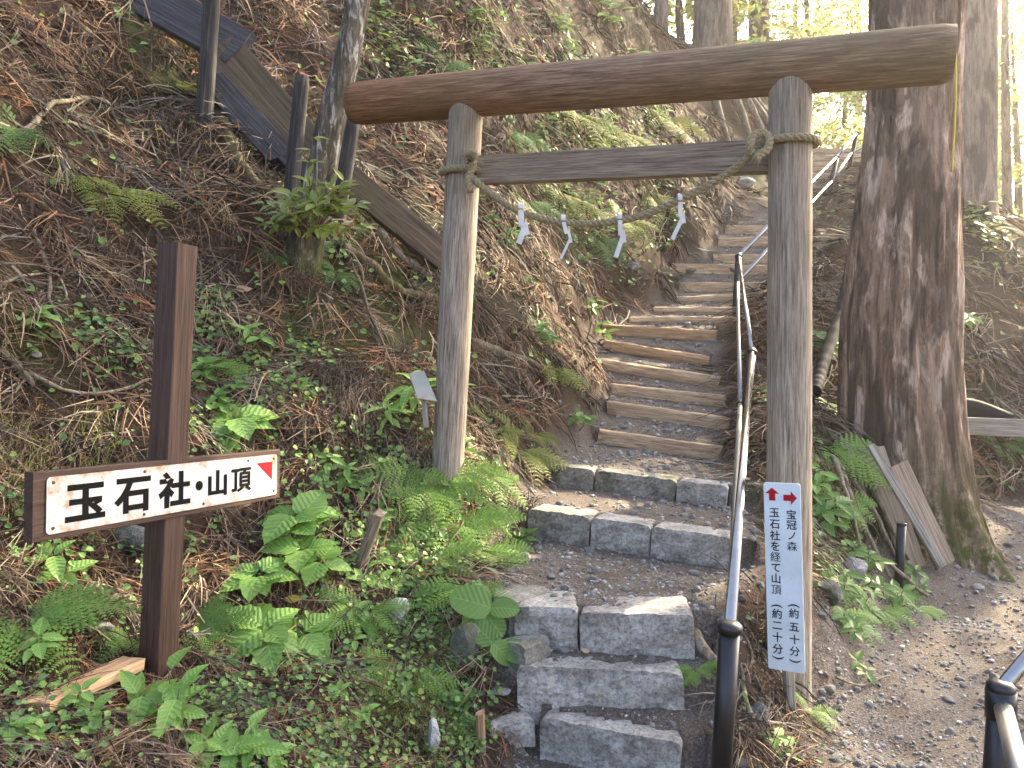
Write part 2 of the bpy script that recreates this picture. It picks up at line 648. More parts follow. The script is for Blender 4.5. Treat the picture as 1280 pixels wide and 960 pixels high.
M_soil = soil_mat()
M_litter = attr_mat('dry cedar litter', .85, .2)
M_gravel = attr_mat('grey gravel', .9, .2, 0, 60)
M_cover = leaf_mat('small ground leaves', None, None, .3, .5, .3, attr=True)
M_foliage = leaf_mat('tree foliage', None, None, .66, .55, .25, attr=True)
M_leaf_bright = leaf_mat('bright young leaf', (.13, .26, .055), (.21, .35, .09), .35, .45, .35, veins=7)
M_leaf_mid = leaf_mat('mid green leaf', (.08, .17, .04), (.14, .25, .06), .35, .42, .35, veins=6)
M_leaf_glossy = leaf_mat('glossy evergreen leaf', (.08, .14, .025), (.24, .27, .05), .35, .28, .5)
M_fern_bright = leaf_mat('bright fern', (.12, .235, .05), (.20, .33, .07), .4, .55, .25)
M_fern_dark = leaf_mat('deep green fern', (.06, .13, .03), (.10, .19, .045), .35, .55, .25)
M_fern_yellow = leaf_mat('sunlit yellow fern', (.13, .17, .035), (.21, .235, .05), .4, .6, .2)
M_leaf_yellow = leaf_mat('fallen yellow leaf', (.42, .33, .06), (.5, .42, .12), .3, .6, .3)
M_leaf_tan = leaf_mat('fallen tan leaf', (.42, .30, .18), (.5, .38, .25), .2, .7, .2)


def bark_mat(name, dark, mid, light, pale, moss_h, pale_amt=.5, sc=1.0):
    m, t, b = nt(name)
    v = obj_coords(t, (11 * sc, 11 * sc, 2.0 * sc), False)
    g = noise(t, v, 1, 9, .7, .6)
    col = ramp(t, g, [(.28, dark), (.48, mid), (.7, light)]).outputs[0]
    v2 = obj_coords(t, (6 * sc, 6 * sc, 1.5 * sc), False)
    p = noise(t, v2, 1, 6, .62, .8)
    col = mixc(t, ramp(t, p, [(.52, (0,)), (.6, (pale_amt,))]).outputs[0], col, pale)
    v3 = obj_coords(t, (2.6 * sc, 2.6 * sc, .55 * sc), False)
    k = noise(t, v3, 1, 7, .6, .5)
    col = mixc(t, ramp(t, k, [(.50, (0,)), (.56, (.8,))]).outputs[0], col, dark)
    f = noise(t, obj_coords(t, (48, 48, 4.5), False), 1, 7, .72)
    col = mixc(t, .7, col, ramp(t, f, [(.36, (.4,)), (.52, (1.05,))]).outputs[0], 'MULTIPLY')
    at = N(t, 'ShaderNodeAttribute', attribute_name='Col')
    sep = N(t, 'ShaderNodeSeparateColor')
    t.links.new(at.outputs['Color'], sep.inputs[0])
    mn = noise(t, obj_coords(t, (12, 12, 12), False), 1, 6, .7)
    mf = N(t, 'ShaderNodeMath', operation='MULTIPLY')
    t.links.new(sep.outputs[0], mf.inputs[0])
    t.links.new(ramp(t, mn, [(.4, (0,)), (.58, (1,))]).outputs[0], mf.inputs[1])
    col = mixc(t, mf.outputs[0], col, (.06, .075, .015))
    t.links.new(col, b.inputs['Base Color'])
    b.inputs['Roughness'].default_value = .9
    b.inputs['Specular IOR Level'].default_value = .2
    bump(t, b, mixc(t, .5, g, f), .9, .03)
    return m


M_bark = bark_mat('old cedar bark', (.06, .041, .030), (.24, .16, .11), (.40, .285, .205), (.58, .45, .345), 1, .8, 1.3)
M_bark2 = bark_mat('grey cedar bark', (.085, .062, .05), (.19, .145, .115), (.31, .25, .205), (.34, .28, .235), 1, .3, 1.6)
M_bark_lichen = bark_mat('lichen spotted bark', (.05, .042, .03), (.12, .10, .07), (.21, .19, .14), (.48, .49, .44), 1, .8, 4)

# ------------------------------------------------------------------ terrain
# each step: left end and right end of its front top edge (measured place + depth), riser height, kind
STEPS = [
    (600, 1060, 2.45, 862, 1092, 2.30, .0, 'g'),
    (672, 895, 3.00, 850, 929, 2.80, .17, 's'),
    (646, 832, 3.09, 855, 842, 3.00, .15, 's'),
    (644, 757, 3.27, 866, 768, 3.16, .18, 's'),
    (661, 635, 4.42, 914, 672, 3.98, .17, 's'),
    (690, 581, 5.30, 910, 608, 4.88, .14, 's'),
    (754, 538, 6.50, 892, 557, 6.10, .12, 'w'),
    (765, 502, 7.10, 904, 521, 6.70, .12, 'w'),
    (771, 480, 7.50, 899, 494, 7.15, .11, 'w'),
    (746, 447, 7.95, 891, 469, 7.55, .12, 'w'),
    (760, 425, 8.35, 880, 444, 8.00, .12, 'w'),
    (758, 405, 8.75, 889, 412, 8.40, .13, 'w'),
    (792, 395, 9.15, 904, 395, 8.85, .10, 'w'),
    (822, 383, 9.55, 910, 383, 9.30, .10, 'w'),
    (851, 370, 9.95, 930, 367, 9.70, .10, 'w'),
    (854, 353, 10.3, 945, 353, 10.1, .12, 'w'),
    (845, 329, 10.7, 965, 332, 10.5, .13, 'w'),
    (897, 317, 11.1, 985, 317, 10.9, .14, 'w'),
    (903, 296, 11.5, 995, 296, 11.3, .14, 'w'),
    (911, 281, 11.9, 1005, 281, 11.7, .14, 'w'),
    (965, 216, 14.4, 1046, 215, 14.2, .08, 'w'),
    (970, 209, 14.7, 1052, 208, 14.5, .08, 'w'),
    (978, 204, 15.0, 1060, 202, 14.8, .08, 'w'),
    (985, 196, 15.4, 1085, 194, 15.2, .12, 'w'),
    (1000, 186, 15.9, 1090, 184, 15.7, .10, 'w'),
]
SL = np.array([P(*s[0:3]) for s in STEPS])
SR = np.array([P(*s[3:6]) for s in STEPS])
RISE = np.array([s[6] for s in STEPS])

CTRL = [
    (-150, 960, 1.9), (0, 960, 1.95), (150, 960, 2.1), (300, 960, 2.3), (450, 960, 2.55), (560, 960, 2.8), (640, 990, 2.80), (720, 1010, 2.72), (860, 1030, 2.62),
    (195, 842, 2.6), (0, 840, 2.2), (350, 840, 2.85), (480, 840, 2.97), (580, 850, 3.1),
    (-200, 700, 2.3), (0, 700, 2.55), (150, 700, 2.95), (350, 700, 3.35), (480, 700, 3.6), (590, 715, 3.75),
    (0, 550, 3.0), (200, 550, 3.45), (400, 550, 3.9), (500, 545, 4.2), (563, 548, 4.32), (620, 575, 4.7), (680, 535, 5.7),
    (-200, 400, 2.8), (0, 400, 3.3), (200, 400, 4.0), (400, 400, 4.6), (500, 400, 5.2), (600, 400, 5.9), (680, 430, 6.6), (725, 400, 8.0),
    (0, 250, 3.7), (200, 250, 4.5), (350, 260, 5.0), (450, 270, 5.5), (550, 280, 6.2), (650, 330, 7.2), (720, 320, 8.8),
    (-200, 100, 3.4), (0, 100, 4.1), (150, 120, 4.9), (230, 110, 5.3), (330, 130, 5.9), (450, 120, 6.7), (550, 150, 7.5),
    (650, 200, 8.6), (740, 240, 9.8), (800, 260, 10.6), (860, 255, 11.2), (900, 235, 12.4),
    (0, 0, 4.5), (200, -50, 6.0), (350, 0, 6.8), (500, 0, 8.2), (600, 50, 8.8), (700, 100, 10.2), (800, 130, 12.2), (880, 190, 13.2),
    (700, 0, 11.5), (770, -20, 13.5), (830, 40, 16), (880, 80, 17), (950, 115, 17), (920, 150, 14.8), (960, 165, 15.3),
    (0, -150, 5.2), (300, -150, 8), (500, -150, 10), (700, -140, 14),
    (900, 940, 2.75), (905, 860, 3.05), (960, 925, 3.0), (1001, 862, 3.5), (930, 700, 4.3), (1000, 705, 4.3), (945, 600, 5.4),
    (1080, 800, 4.2), (1130, 745, 5.1), (1050, 705, 4.95), (1040, 600, 5.5), (1035, 520, 6.0), (985, 490, 6.7), (955, 430, 8.0),
    (1030, 400, 8.2), (1040, 310, 10.2), (1060, 240, 13), (1085, 205, 15), (1000, 300, 11.2), (1010, 250, 13),
    (1225, 685, 6.5), (1100, 715, 5.4), (1085, 600, 6.6),
    (1050, 960, 2.9), (1280, 960, 3.0), (1150, 850, 3.8), (1280, 800, 4.4), (1280, 700, 6.2), (1230, 725, 5.7), (1450, 960, 3.0), (1450, 700, 6.2),
    (1200, 610, 8.0), (1280, 640, 7.4), (1280, 560, 8.6), (1200, 520, 8.9), (1280, 450, 9.6), (1200, 400, 9.9), (1280, 360, 10.8),
    (1230, 262, 11.8), (1280, 292, 12), (1400, 350, 12.2), (1450, 560, 8.6), (1130, 310, 11), (1150, 215, 13.5),
]
ctrl = [P(*c) for c in CTRL]
ctrl += [np.array(c, float) for c in [
    (13, 16, 2.5), (17, 21, .5), (9, 21, 5.4), (5.5, 24, 6.2), (0, 25, 9.5), (-5, 17, 14), (-9, 11, 11), (-7, 5, 6), (13, 27, 1.5), (6.6, 17.5, 6.55), (9.4, 15.5, 4.4),
    (-4, 0, .9), (0, 0, -.02), (0, -2.5, -.05), (4, 0, .02), (4, -3, 0), (-3, -3, .3), (7, 2, .1), (10, 5, .3), (12, 9, 2.5), (1.5, 1.5, .04)]]
for k in range(len(STEPS)):
    d = unit(SR[k] - SL[k])
    if k > 1:
        ctrl.append(SL[k] - d * .05 - [0, 0, .02])
        ctrl.append(SR[k] + d * .05 - [0, 0, .05])
ctrl = np.array(ctrl)


def tps_fit(pts, vals, reg=.004):
    n = len(pts)
    d = np.linalg.norm(pts[:, None] - pts[None], axis=-1)
    K = np.where(d > 0, d ** 2 * np.log(d + 1e-9), 0) + reg * np.eye(n)
    Q = np.c_[np.ones(n), pts]
    A = np.block([[K, Q], [Q.T, np.zeros((3, 3))]])
    return np.linalg.solve(A, np.r_[vals, np.zeros(3)])


_w = tps_fit(ctrl[:, :2], ctrl[:, 2])


def tps(x, y):
    out = np.empty(x.shape)
    xf, yf, of = x.ravel(), y.ravel(), out.ravel()
    for a in range(0, len(xf), 20000):
        p = np.c_[xf[a:a + 20000], yf[a:a + 20000]]
        d2 = ((p[:, None] - ctrl[None, :, :2]) ** 2).sum(-1)
        K = np.where(d2 > 1e-12, .5 * d2 * np.log(d2 + 1e-12), 0)
        of[a:a + 20000] = K @ _w[:-3] + _w[-3] + p @ _w[-2:]
    return of.reshape(x.shape)


def stairs_field(x, y):
    """height of the trodden stair treads and how much they apply (0..1)"""
    Z = np.zeros(x.shape)
    W = np.zeros(x.shape)
    n = len(STEPS)
    for k in range(n):
        d = SR[k, :2] - SL[k, :2]
        w = np.linalg.norm(d)
        d = d / w
        nn = np.array([-d[1], d[0]])
        px, py = x - SL[k, 0], y - SL[k, 1]
        t0 = px * nn[0] + py * nn[1]
        if k + 1 < n:
            d1 = SR[k + 1, :2] - SL[k + 1, :2]
            w1 = np.linalg.norm(d1)
            d1 = d1 / w1
            n1 = np.array([-d1[1], d1[0]])
            qx, qy = x - SL[k + 1, 0], y - SL[k + 1, 1]
            t1 = qx * n1[0] + qy * n1[1]
            z1 = None
        else:
            t1 = t0 - .6
        f = np.clip(t0 / np.maximum(t0 - t1, .02), 0, 1)
        u = (px * d[0] + py * d[1]) / w
        uc = np.clip(u, -.1, 1.1)
        za = SL[k, 2] * (1 - uc) + SR[k, 2] * uc
        lat = np.maximum(np.maximum(-u * w, (u - 1) * w), 0)
        if k + 1 < n:
            u1 = (qx * d1[0] + qy * d1[1]) / w1
            uc1 = np.clip(u1, -.1, 1.1)
            zb = SL[k + 1, 2] * (1 - uc1) + SR[k + 1, 2] * uc1 - RISE[k + 1]
            lat1 = np.maximum(np.maximum(-u1 * w1, (u1 - 1) * w1), 0)
            lat = lat * (1 - f) + lat1 * f
        else:
            zb = za + .05
        zz = (za - .012) * (1 - f) + zb * f
        inside = (t0 >= .065) & (t1 < .065) & (lat < .6)
        wgt = 1 - sstep(.02, .26, lat)
        upd = inside & (wgt > W)
        Z = np.where(upd, zz, Z)
        W = np.where(upd, wgt, W)
    return Z, W


def path_mask(x, y, z):
    return sstep(.62, .3, z) * sstep(.9, 1.35, x + .25 * vnoise(np.stack([x * 1.5, y * 1.5, 0 * x], -1), 5)) * sstep(9.5, 7, y)


def terrain(x, y):
    z = tps(x, y)
    dist = np.hypot(x - 1.0, y - 8.0)
    far = sstep(17, 34, dist)
    z = np.clip(z, -6, 19)
    z = z * (1 - far) + (-7.0 + 1.5 * vnoise(np.stack([x * .05, y * .05, 0 * x], -1), 3)) * far
    sz, sw = stairs_field(x, y)
    pm = path_mask(x, y, z)
    q = np.stack([x, y, z * .7], -1)
    near = 1 - far
    lum = (.12 * fbm(q * 1.7, 4, 1) + .085 * fbm(q * 5.5, 3, 8) + .08 * np.maximum(fbm(q * 3.3, 3, 21), 0)) * near
    lum = lum * (1 - .78 * pm) * (1 - sw) * (.45 + .55 * sstep(0, .3, 1 - sw))
    fine = .012 * fbm(q * 9, 3, 31)
    z = z * (1 - sw) + sz * sw + lum + fine * (sw + pm > .3)
    return z, sw, pm


def axis(segs):
    out = [segs[0][0]]
    for a, b, st in segs:
        k = max(1, int(round((b - a) / st)))
        out += list(np.linspace(a, b, k + 1)[1:])
    return np.array(out)


GX = axis([(-400, -60, 85), (-60, -12, 8), (-12, -5, .35), (-5, -3, .08), (-3, 4.5, .034), (4.5, 9, .09), (9, 16, .35), (16, 60, 6), (60, 400, 85)])
GY = axis([(-300, -30, 60), (-30, -4, 4), (-4, 1.2, .25), (1.2, 7.5, .034), (7.5, 12, .06), (12, 18, .12), (18, 30, .5), (30, 80, 5), (80, 500, 60)])
gx, gy = np.meshgrid(GX, GY, indexing='ij')
GZ, GSW, GPM = terrain(gx, gy)


def G(x, y):
    x = np.asarray(x, float); y = np.asarray(y, float)
    i = np.clip(np.searchsorted(GX, x) - 1, 0, len(GX) - 2)
    j = np.clip(np.searchsorted(GY, y) - 1, 0, len(GY) - 2)
    u = np.clip((x - GX[i]) / (GX[i + 1] - GX[i]), 0, 1)
    v = np.clip((y - GY[j]) / (GY[j + 1] - GY[j]), 0, 1)
    return (GZ[i, j] * (1 - u) + GZ[i + 1, j] * u) * (1 - v) + (GZ[i, j + 1] * (1 - u) + GZ[i + 1, j + 1] * u) * v


def Gf(A, x, y):
    i = np.clip(np.searchsorted(GX, x) - 1, 0, len(GX) - 2)
    j = np.clip(np.searchsorted(GY, y) - 1, 0, len(GY) - 2)
    return A[i, j]


def Gn(x, y, e=.12):
    gxx = (G(x + e, y) - G(x - e, y)) / (2 * e)
    gyy = (G(x, y + e) - G(x, y - e)) / (2 * e)
    return unit(np.stack([-gxx, -gyy, np.ones_like(gxx)], -1))


def hit(px, py, z0=1.0, z1=40.0):
    """where the line of sight through this place of the photograph first meets the ground"""
    zs = np.concatenate([np.arange(z0, 8, .015), np.arange(8, z1, .05)])
    pts = np.stack([(px - 640) / F * zs, zs, EYE + (480 - py) / F * zs], 1)
    below = pts[:, 2] < G(pts[:, 0], pts[:, 1])
    k = np.argmax(below)
    if not below[k]:
        k = np.argmin(pts[:, 2] - G(pts[:, 0], pts[:, 1]))
    p = pts[k].copy()
    p[2] = G(p[0], p[1])
    return p


n1_, n2_ = gx.shape
idx = np.arange(n1_ * n2_).reshape(n1_, n2_)
faces = np.stack([idx[:-1, :-1], idx[1:, :-1], idx[1:, 1:], idx[:-1, 1:]], -1).reshape(-1, 4)
verts = np.stack([gx, gy, GZ], -1).reshape(-1, 3)
q = verts * np.array([1, 1, .6])
mossf = sstep(.05, .45, fbm(q * .9, 4, 44)) * (1 - GSW.ravel()) * (1 - GPM.ravel()) * .8
grit = np.clip(np.maximum(GSW, GPM * .95).ravel() + .35 * fbm(q * 4, 3, 17) * (np.maximum(GSW, GPM).ravel() > .05), 0, 1)
cols = np.stack([grit, mossf, 0 * grit], 1)
ground = link('ground', new_mesh('ground', verts, faces, M_soil, True, cols))
tag(ground, 'steep brown forest bank with trodden stair treads and gravel path', None, None, 'structure')

# ------------------------------------------------------------------ stone and timber steps
stone_steps = thing('stone_steps', 'flight of rough split granite blocks at the foot of the path', 'steps', SL[1])


def stone_block(A, B, depth, h, mat, seed, parent=stone_steps, name='stone_block'):
    """A,B: ends of the front top edge; the block runs back from it"""
    A, B = np.array(A, float), np.array(B, float)
    L = np.linalg.norm(B - A)
    x = (B - A) / L
    y = unit(np.cross([0, 0, 1], x))
    zz = np.cross(x, y)
    nx, ny, nz = max(6, int(L / .02)), max(4, int(depth / .03)), max(4, int(h / .02))
    bm = bmesh.new()
    def gridface(o, du, dv, nu, nv):
        vs = [[bm.verts.new(Vector(o) + Vector(du) * (i / nu) + Vector(dv) * (j / nv)) for j in range(nv + 1)] for i in range(nu + 1)]
        for i in range(nu):
            for j in range(nv):
                bm.faces.new((vs[i][j], vs[i + 1][j], vs[i + 1][j + 1], vs[i][j + 1]))
    X, Y, Zv = Vector((L, 0, 0)), Vector((0, depth, 0)), Vector((0, 0, -h))
    O = Vector((0, 0, 0))
    gridface(O + Zv, X, -Zv, nx, nz)            # front
    gridface(O, X, Y, nx, ny)                   # top
    gridface(O + Y, X, Zv, nx, nz)              # back
    gridface(O + Zv + Y, -Zv, -Y, nz, ny)       # left
    gridface(O + X + Zv, -Zv, Y, nz, ny)        # right
    bmesh.ops.remove_doubles(bm, verts=bm.verts, dist=1e-4)
    v = np.array([q_.co[:] for q_ in bm.verts])
    s = seed * 5.7
    fr = sstep(.03, 0, v[:, 1])
    d1 = fbm(v * 7 + s, 3, seed)
    d2 = fbm(v * 24 + s, 3, seed + 4)
    top = sstep(-.02, 0, v[:, 2])
    v2 = v.copy()
    low = sstep(0, -h, v[:, 2])
    d3 = fbm(v * 60 + s, 2, seed + 8)
    v2[:, 1] += fr * (-.022 * d1 - .016 * d2 - .007 * d3 + .012 * low)
    v2[:, 2] += top * (.008 * d1 + .006 * d2 + .004 * d3) - top * fr * np.maximum(.012 * d2 + .006 * d1, -.002)
    edge = sstep(.03, 0, np.minimum(v[:, 0], L - v[:, 0]))
    v2[:, 0] += edge * (.008 * d1 + .006 * d2) * np.where(v[:, 0] < L / 2, 1, -1) + edge * top * .008 * np.where(v[:, 0] < L / 2, 1, -1)
    v2[:, 2] -= edge * top * .008
    for q_, c in zip(bm.verts, v2):
        q_.co = c
    me = bpy.data.meshes.new(name)
    bm.to_mesh(me)
    bm.free()
    me.materials.append(mat)
    M = Matrix((Vector(x), Vector(y), Vector(zz))).transposed().to_4x4()
    M.translation = Vector(A)
    return link(name, me, M, parent)


def edge_pt(k, t):
    return SL[k] * (1 - t) + SR[k] * t


stone_block(edge_pt(1, .02), edge_pt(1, 1.0), .22, .26, M_granite, 1)
stone_block(P(611, 904, 2.99), P(668, 897, 3.02), .16, .12, M_granite, 2)
stone_block(edge_pt(2, 0), edge_pt(2, 1), .30, .24, M_granite, 3)
stone_block(edge_pt(3, .0), edge_pt(3, .355), .26, .26, M_granite, 4)
stone_block(edge_pt(3, .37) + [0, -.015, -.012], edge_pt(3, 1.0) + [0, -.015, .004], .26, .27, M_granite, 5)
for a, b, sd in ((0, .325, 6), (.335, .625, 7), (.635, 1.0, 8)):
    stone_block(edge_pt(4, a), edge_pt(4, b), .2, .24, M_granite_moss if sd == 6 else M_granite, sd)
for a, b, sd in ((0, .25, 9), (.265, .72, 10), (.73, 1.0, 11)):
    stone_block(edge_pt(5, a), edge_pt(5, b), .2, .21, M_granite_moss if sd in (9, 10) else M_granite, sd)

timber_steps = thing('timber_steps', 'long climbing flight of worn timber step risers set in dirt', 'steps', SL[6])
for k in range(6, len(STEPS)):
    h = RISE[k] + .015
    A, B = SL[k] - [0, 0, h * .5], SR[k] - [0, 0, h * .5]
    d = unit(B - A)
    A, B = A - d * .05, B + d * .05
    w = random.uniform(.09, .13)
    perp = unit(np.cross([0, 0, 1], d))
    A, B = A + perp * w * .5, B + perp * w * .5
    rnd = .45 if k in (10, 12, 13, 9, 14) else random.uniform(.12, .3)
    timber('step_riser', A, B, w, h, M_step2 if k in (10, 11) else M_step, timber_steps, rough=.014, seed=k, rnd=rnd, segs=22, bend=random.uniform(-.03, .03), ragged=.02)

# kerb slabs and loose rocks by the stairs
def rock(px, py, size, mat, label, cat='rock', seed=0, rot=(0, 0, 0), sink=.3, name='rock', group=None, dep=None):
    p = hit(px, py) if dep is None else P(px, py, dep)
    o = link(name, rock_mesh(name, size, mat, seed, 3, .22), Matrix.Translation(Vector(p) + Vector((0, 0, size[2] * (1 - 2 * sink)))) @ Euler(rot).to_matrix().to_4x4())
    return tag(o, label, cat, group)


def slab(A, B, depth, h, mat, seed, label, name='kerb_stone'):
    o = stone_block(A, B, depth, h, mat, seed, None, name)
    return tag(o, label, 'stone', 'kerb stones beside the stone steps')


slab(P(596, 742, 3.45), P(640, 748, 3.30), .24, .2, M_granite_moss, 21, 'mossy flat kerb stone left of the third granite step')
slab(P(618, 800, 3.22), P(652, 806, 3.1), .16, .16, M_granite_moss, 22, 'small grey kerb stone low against the second granite step')
rock(582, 830, (.07, .06, .12), M_rock_moss, 'upright pointed grey stone in the ferns left of the steps', seed=3, rot=(.2, .1, .5))
rock(500, 778, (.055, .05, .075), M_rock_white, 'pale white rock bedded in moss on the left bank', seed=4, rot=(0, .2, .3), sink=.2)
rock(541, 948, (.03, .035, .09), M_rock_white, 'pale stone tip at the bottom edge below the grass tuft', seed=5, sink=.2)
rock(517, 857, (.025, .02, .03), M_rock_white, 'tiny white stone in ground cover under the pale rock', seed=6)
rock(1068, 722, (.085, .07, .09), M_rock, 'rounded grey boulder in leaves near the black stub post', seed=7, rot=(.2, .3, 0))
rock(1034, 748, (.09, .07, .08), M_rock_moss, 'angular grey boulder behind the white vertical sign', seed=8, rot=(0, .2, .4))
rock(1080, 795, (.12, .05, .03), M_rock, 'flat grey stone at the edge of the gravel path', seed=9, rot=(.1, .1, .2))
rock(125, 795, (.045, .04, .025), M_rock, 'dark round stone left of the brown signpost', seed=10)
rock(625, 872, (.045, .035, .016), M_rock, 'flat pale chip of stone on the lowest landing', seed=12, sink=.1)
rock(165, 683, (.10, .06, .06), M_rock_moss, 'mossy boulder in a hollow behind the wooden sign board', seed=13)
rock(930, 232, (.22, .14, .1), M_rock_white, 'pale rock outcrop above the highest near steps', seed=14, sink=.35)
rock(790, 335, (.1, .08, .05), M_rock, 'grey rock bedded at the foot of the bank behind the paper streamers', seed=15)
rock(950, 900, (.04, .04, .06), M_rock, 'small pale stone under the white vertical sign', seed=16)
rock(1222, 738, (.05, .03, .03), M_rock, 'dark stone on the path beyond the leaning planks', seed=17)

# ------------------------------------------------------------------ torii gate
LP_T, LP_B = P(583, 126, 4.13), P(556, 655, 4.13)
RP_T, RP_B = P(988, 72, 3.50), P(985, 905, 3.50)
gate = thing('torii_gate', 'weathered log torii gate standing over the stair path', 'gate', (LP_B + RP_B) / 2)
log_part('post', LP_B, LP_T, .084, .094, M_post, gate, seed=3, bump=.045)
log_part('post', RP_B, RP_T, .101, .094, M_post, gate, seed=5, bump=.03)
BL, BR = P(443, 130, 4.40), P(1192, 67, 3.25)
log_part('top_beam', BL, BR, .118, .120, M_beam, gate, n=36, segs=60, seed=7, bump=.035, bend=.0)
t_dir = unit(RP_T - LP_T)
NL, NR = P(592, 214, 4.10), P(968, 196, 3.54)
timber('tie_beam', NL, NR, .06, .148, M_nuki, gate, rough=.004, seed=4, segs=30, rnd=.08)

# ------------------------------------------------------------------ sacred rope
def strands(path, R_, pitch, n=9, phase=0.0):
    path = np.asarray(path)
    seg = np.r_[0, np.cumsum(np.linalg.norm(np.diff(path, axis=0), axis=1))]
    m = max(12, int(seg[-1] / (pitch / 9)))
    s = np.linspace(0, seg[-1], m)
    p = np.stack([np.interp(s, seg, path[:, i]) for i in range(3)], 1)
    tan = unit(np.gradient(p, axis=0))
    u = unit(np.cross(tan[0], [.3, .2, 1]))
    us = [u]
    for i in range(1, m):
        us.append(unit(us[-1] - tan[i] * np.dot(us[-1], tan[i])))
    us = np.array(us)
    vs = np.cross(tan, us)
    out = []
    for k in range(3):
        a = phase + 2 * np.pi * (k / 3 + s / pitch)
        c = p + (us * np.cos(a)[:, None] + vs * np.sin(a)[:, None]) * R_ * .5
        out.append(tube_arrays(c, R_ * .58 * (1 + .06 * vnoise(np.stack([s * 40, s * 0 + k, s * 0], 1), 3)), n))
    return merge(out)


def ring(c, r, axis_dir, a0, a1, n=40, tilt=0.0):
    ax = unit(np.array(axis_dir, float))
    u = unit(np.cross(ax, [0, 1, 0]))
    v = np.cross(ax, u)
    a = np.linspace(a0, a1, n)
    return c + r * (u * np.cos(a)[:, None] + v * np.sin(a)[:, None]) + ax * (np.linspace(-.5, .5, n) * tilt)[:, None]


rope_t = thing('sacred_rope', 'thick twisted straw rope sagging between the torii posts', 'rope', P(745, 278, 3.8))
RR = .0185
lk = P(590, 222, 3.96)
rk = P(946, 186, 3.46)
sag = smooth_path([lk, P(615, 243, 3.93), P(655, 266, 3.9), P(705, 278, 3.85), P(760, 278, 3.78), P(815, 265, 3.7), P(870, 240, 3.6), P(915, 213, 3.52), rk], 160)
v, f = strands(sag, RR, .085)
link('hanging_rope', new_mesh('hanging_rope', v, f, M_rope), None, rope_t)
lpc = LP_B + (LP_T - LP_B) * ((655 - 215) / (655 - 126))
rpc = RP_B + (RP_T - RP_B) * ((905 - 178) / (905 - 72))
for c, r_ in ((lpc, .112), (rpc, .116)):
    v, f = strands(ring(np.array(c), r_, (0.06, -.05, 1), 0, 2 * np.pi, 70, .02), RR * .95, .08)
    link('post_wrap', new_mesh('post_wrap', v, f, M_rope), None, rope_t)
# left knot: a vertical loop with a frayed head
v, f = strands(smooth_path([P(588, 240, 3.955), P(585, 225, 3.95), P(592, 206, 3.95), P(590, 192, 3.96)], 40), RR, .07)
kn = link('knot', new_mesh('knot', v, f, M_rope), None, rope_t)


def tassel(c, dirn, L, n, spread, seed):
    r2 = np.random.default_rng(seed)
    out = []
    for i in range(n):
        d = unit(np.array(dirn) + r2.normal(size=3) * spread)
        d2 = unit(d + r2.normal(size=3) * spread * .7 + np.array([0, 0, -.35]))
        ll = L * r2.uniform(.6, 1.1)
        p = np.stack([c, c + d * ll * .5, c + d * ll * .5 + d2 * ll * .5])
        out.append(tube_arrays(p, [.0022, .0018, .001], 3))
    return merge(out)


v, f = tassel(P(589, 202, 3.95), (0, -.3, .8), .075, 150, .55, 2)
link('frayed_end', new_mesh('frayed_end', v, f, M_rope), None, kn)
# right knot: coiled loop and cut end
v, f = strands(smooth_path([P(946, 200, 3.45), P(938, 188, 3.42), P(940, 172, 3.42), P(952, 166, 3.43), P(961, 172, 3.42), P(960, 186, 3.40), P(948, 194, 3.40), P(944, 204, 3.40)], 60), RR, .07)
kn2 = link('knot', new_mesh('knot', v, f, M_rope), None, rope_t)
v, f = tassel(P(945, 192, 3.39), (-.15, -.2, -1), .06, 60, .22, 4)
link('frayed_end', new_mesh('frayed_end', v, f, M_rope), None, kn2)


# folded white paper streamers
def streamer(px, py, z, segs, label):
    """segs: list of (dx, dy, width) pixel steps of the folded zig-zag, hung from the rope"""
    o = P(px, py, z)
    V, Fc = [], []
    s = z / F
    cur = np.array([0.0, 0.0, 0.0])
    yo = -.024
    for i, (dx, dy, w) in enumerate(segs):
        nxt = cur + np.array([dx * s, 0, -dy * s])
        dirv = unit(nxt - cur)
        side = np.array([dirv[2], 0, -dirv[0]]) * -1
        yj = yo + (.008 if i % 2 else -.004) - .006 * i
        k = len(V)
        for a, b in ((cur, -.5), (cur, .5), (nxt, .5), (nxt, -.5)):
            p = a + side * w * s * b
            yy = yj + (.006 if a is nxt else 0)
            V.append((p[0], yy, p[2]))
        for q_ in range(4):
            V.append((V[k + q_][0], V[k + q_][1] + .0012, V[k + q_][2]))
        Fc += [(k, k + 1, k + 2, k + 3), (k + 7, k + 6, k + 5, k + 4)] + [(k + a, k + 4 + a, k + 4 + (a + 1) % 4, k + (a + 1) % 4) for a in range(4)]
        cur = nxt + np.array([(-1 if i % 2 else 1) * w * s * .35, 0, 5 * s])
    # loop over the rope
    k = len(V)
    w = segs[0][2] * s * .5
    for a in np.linspace(-.3, math.pi + .5, 8):
        V += [(-w, -.023 * math.cos(a) , .018 + .024 * math.sin(a)), (w, -.023 * math.cos(a), .018 + .024 * math.sin(a))]
    Fc += [(k + 2 * i, k + 2 * i + 1, k + 2 * i + 3, k + 2 * i + 2) for i in range(7)]
    ob = link('paper_streamer', new_mesh('paper_streamer', V, Fc, M_paper, False), Matrix.Translation(Vector(o)))
    tag(ob, label, 'paper streamer', 'paper streamers on the sacred rope')


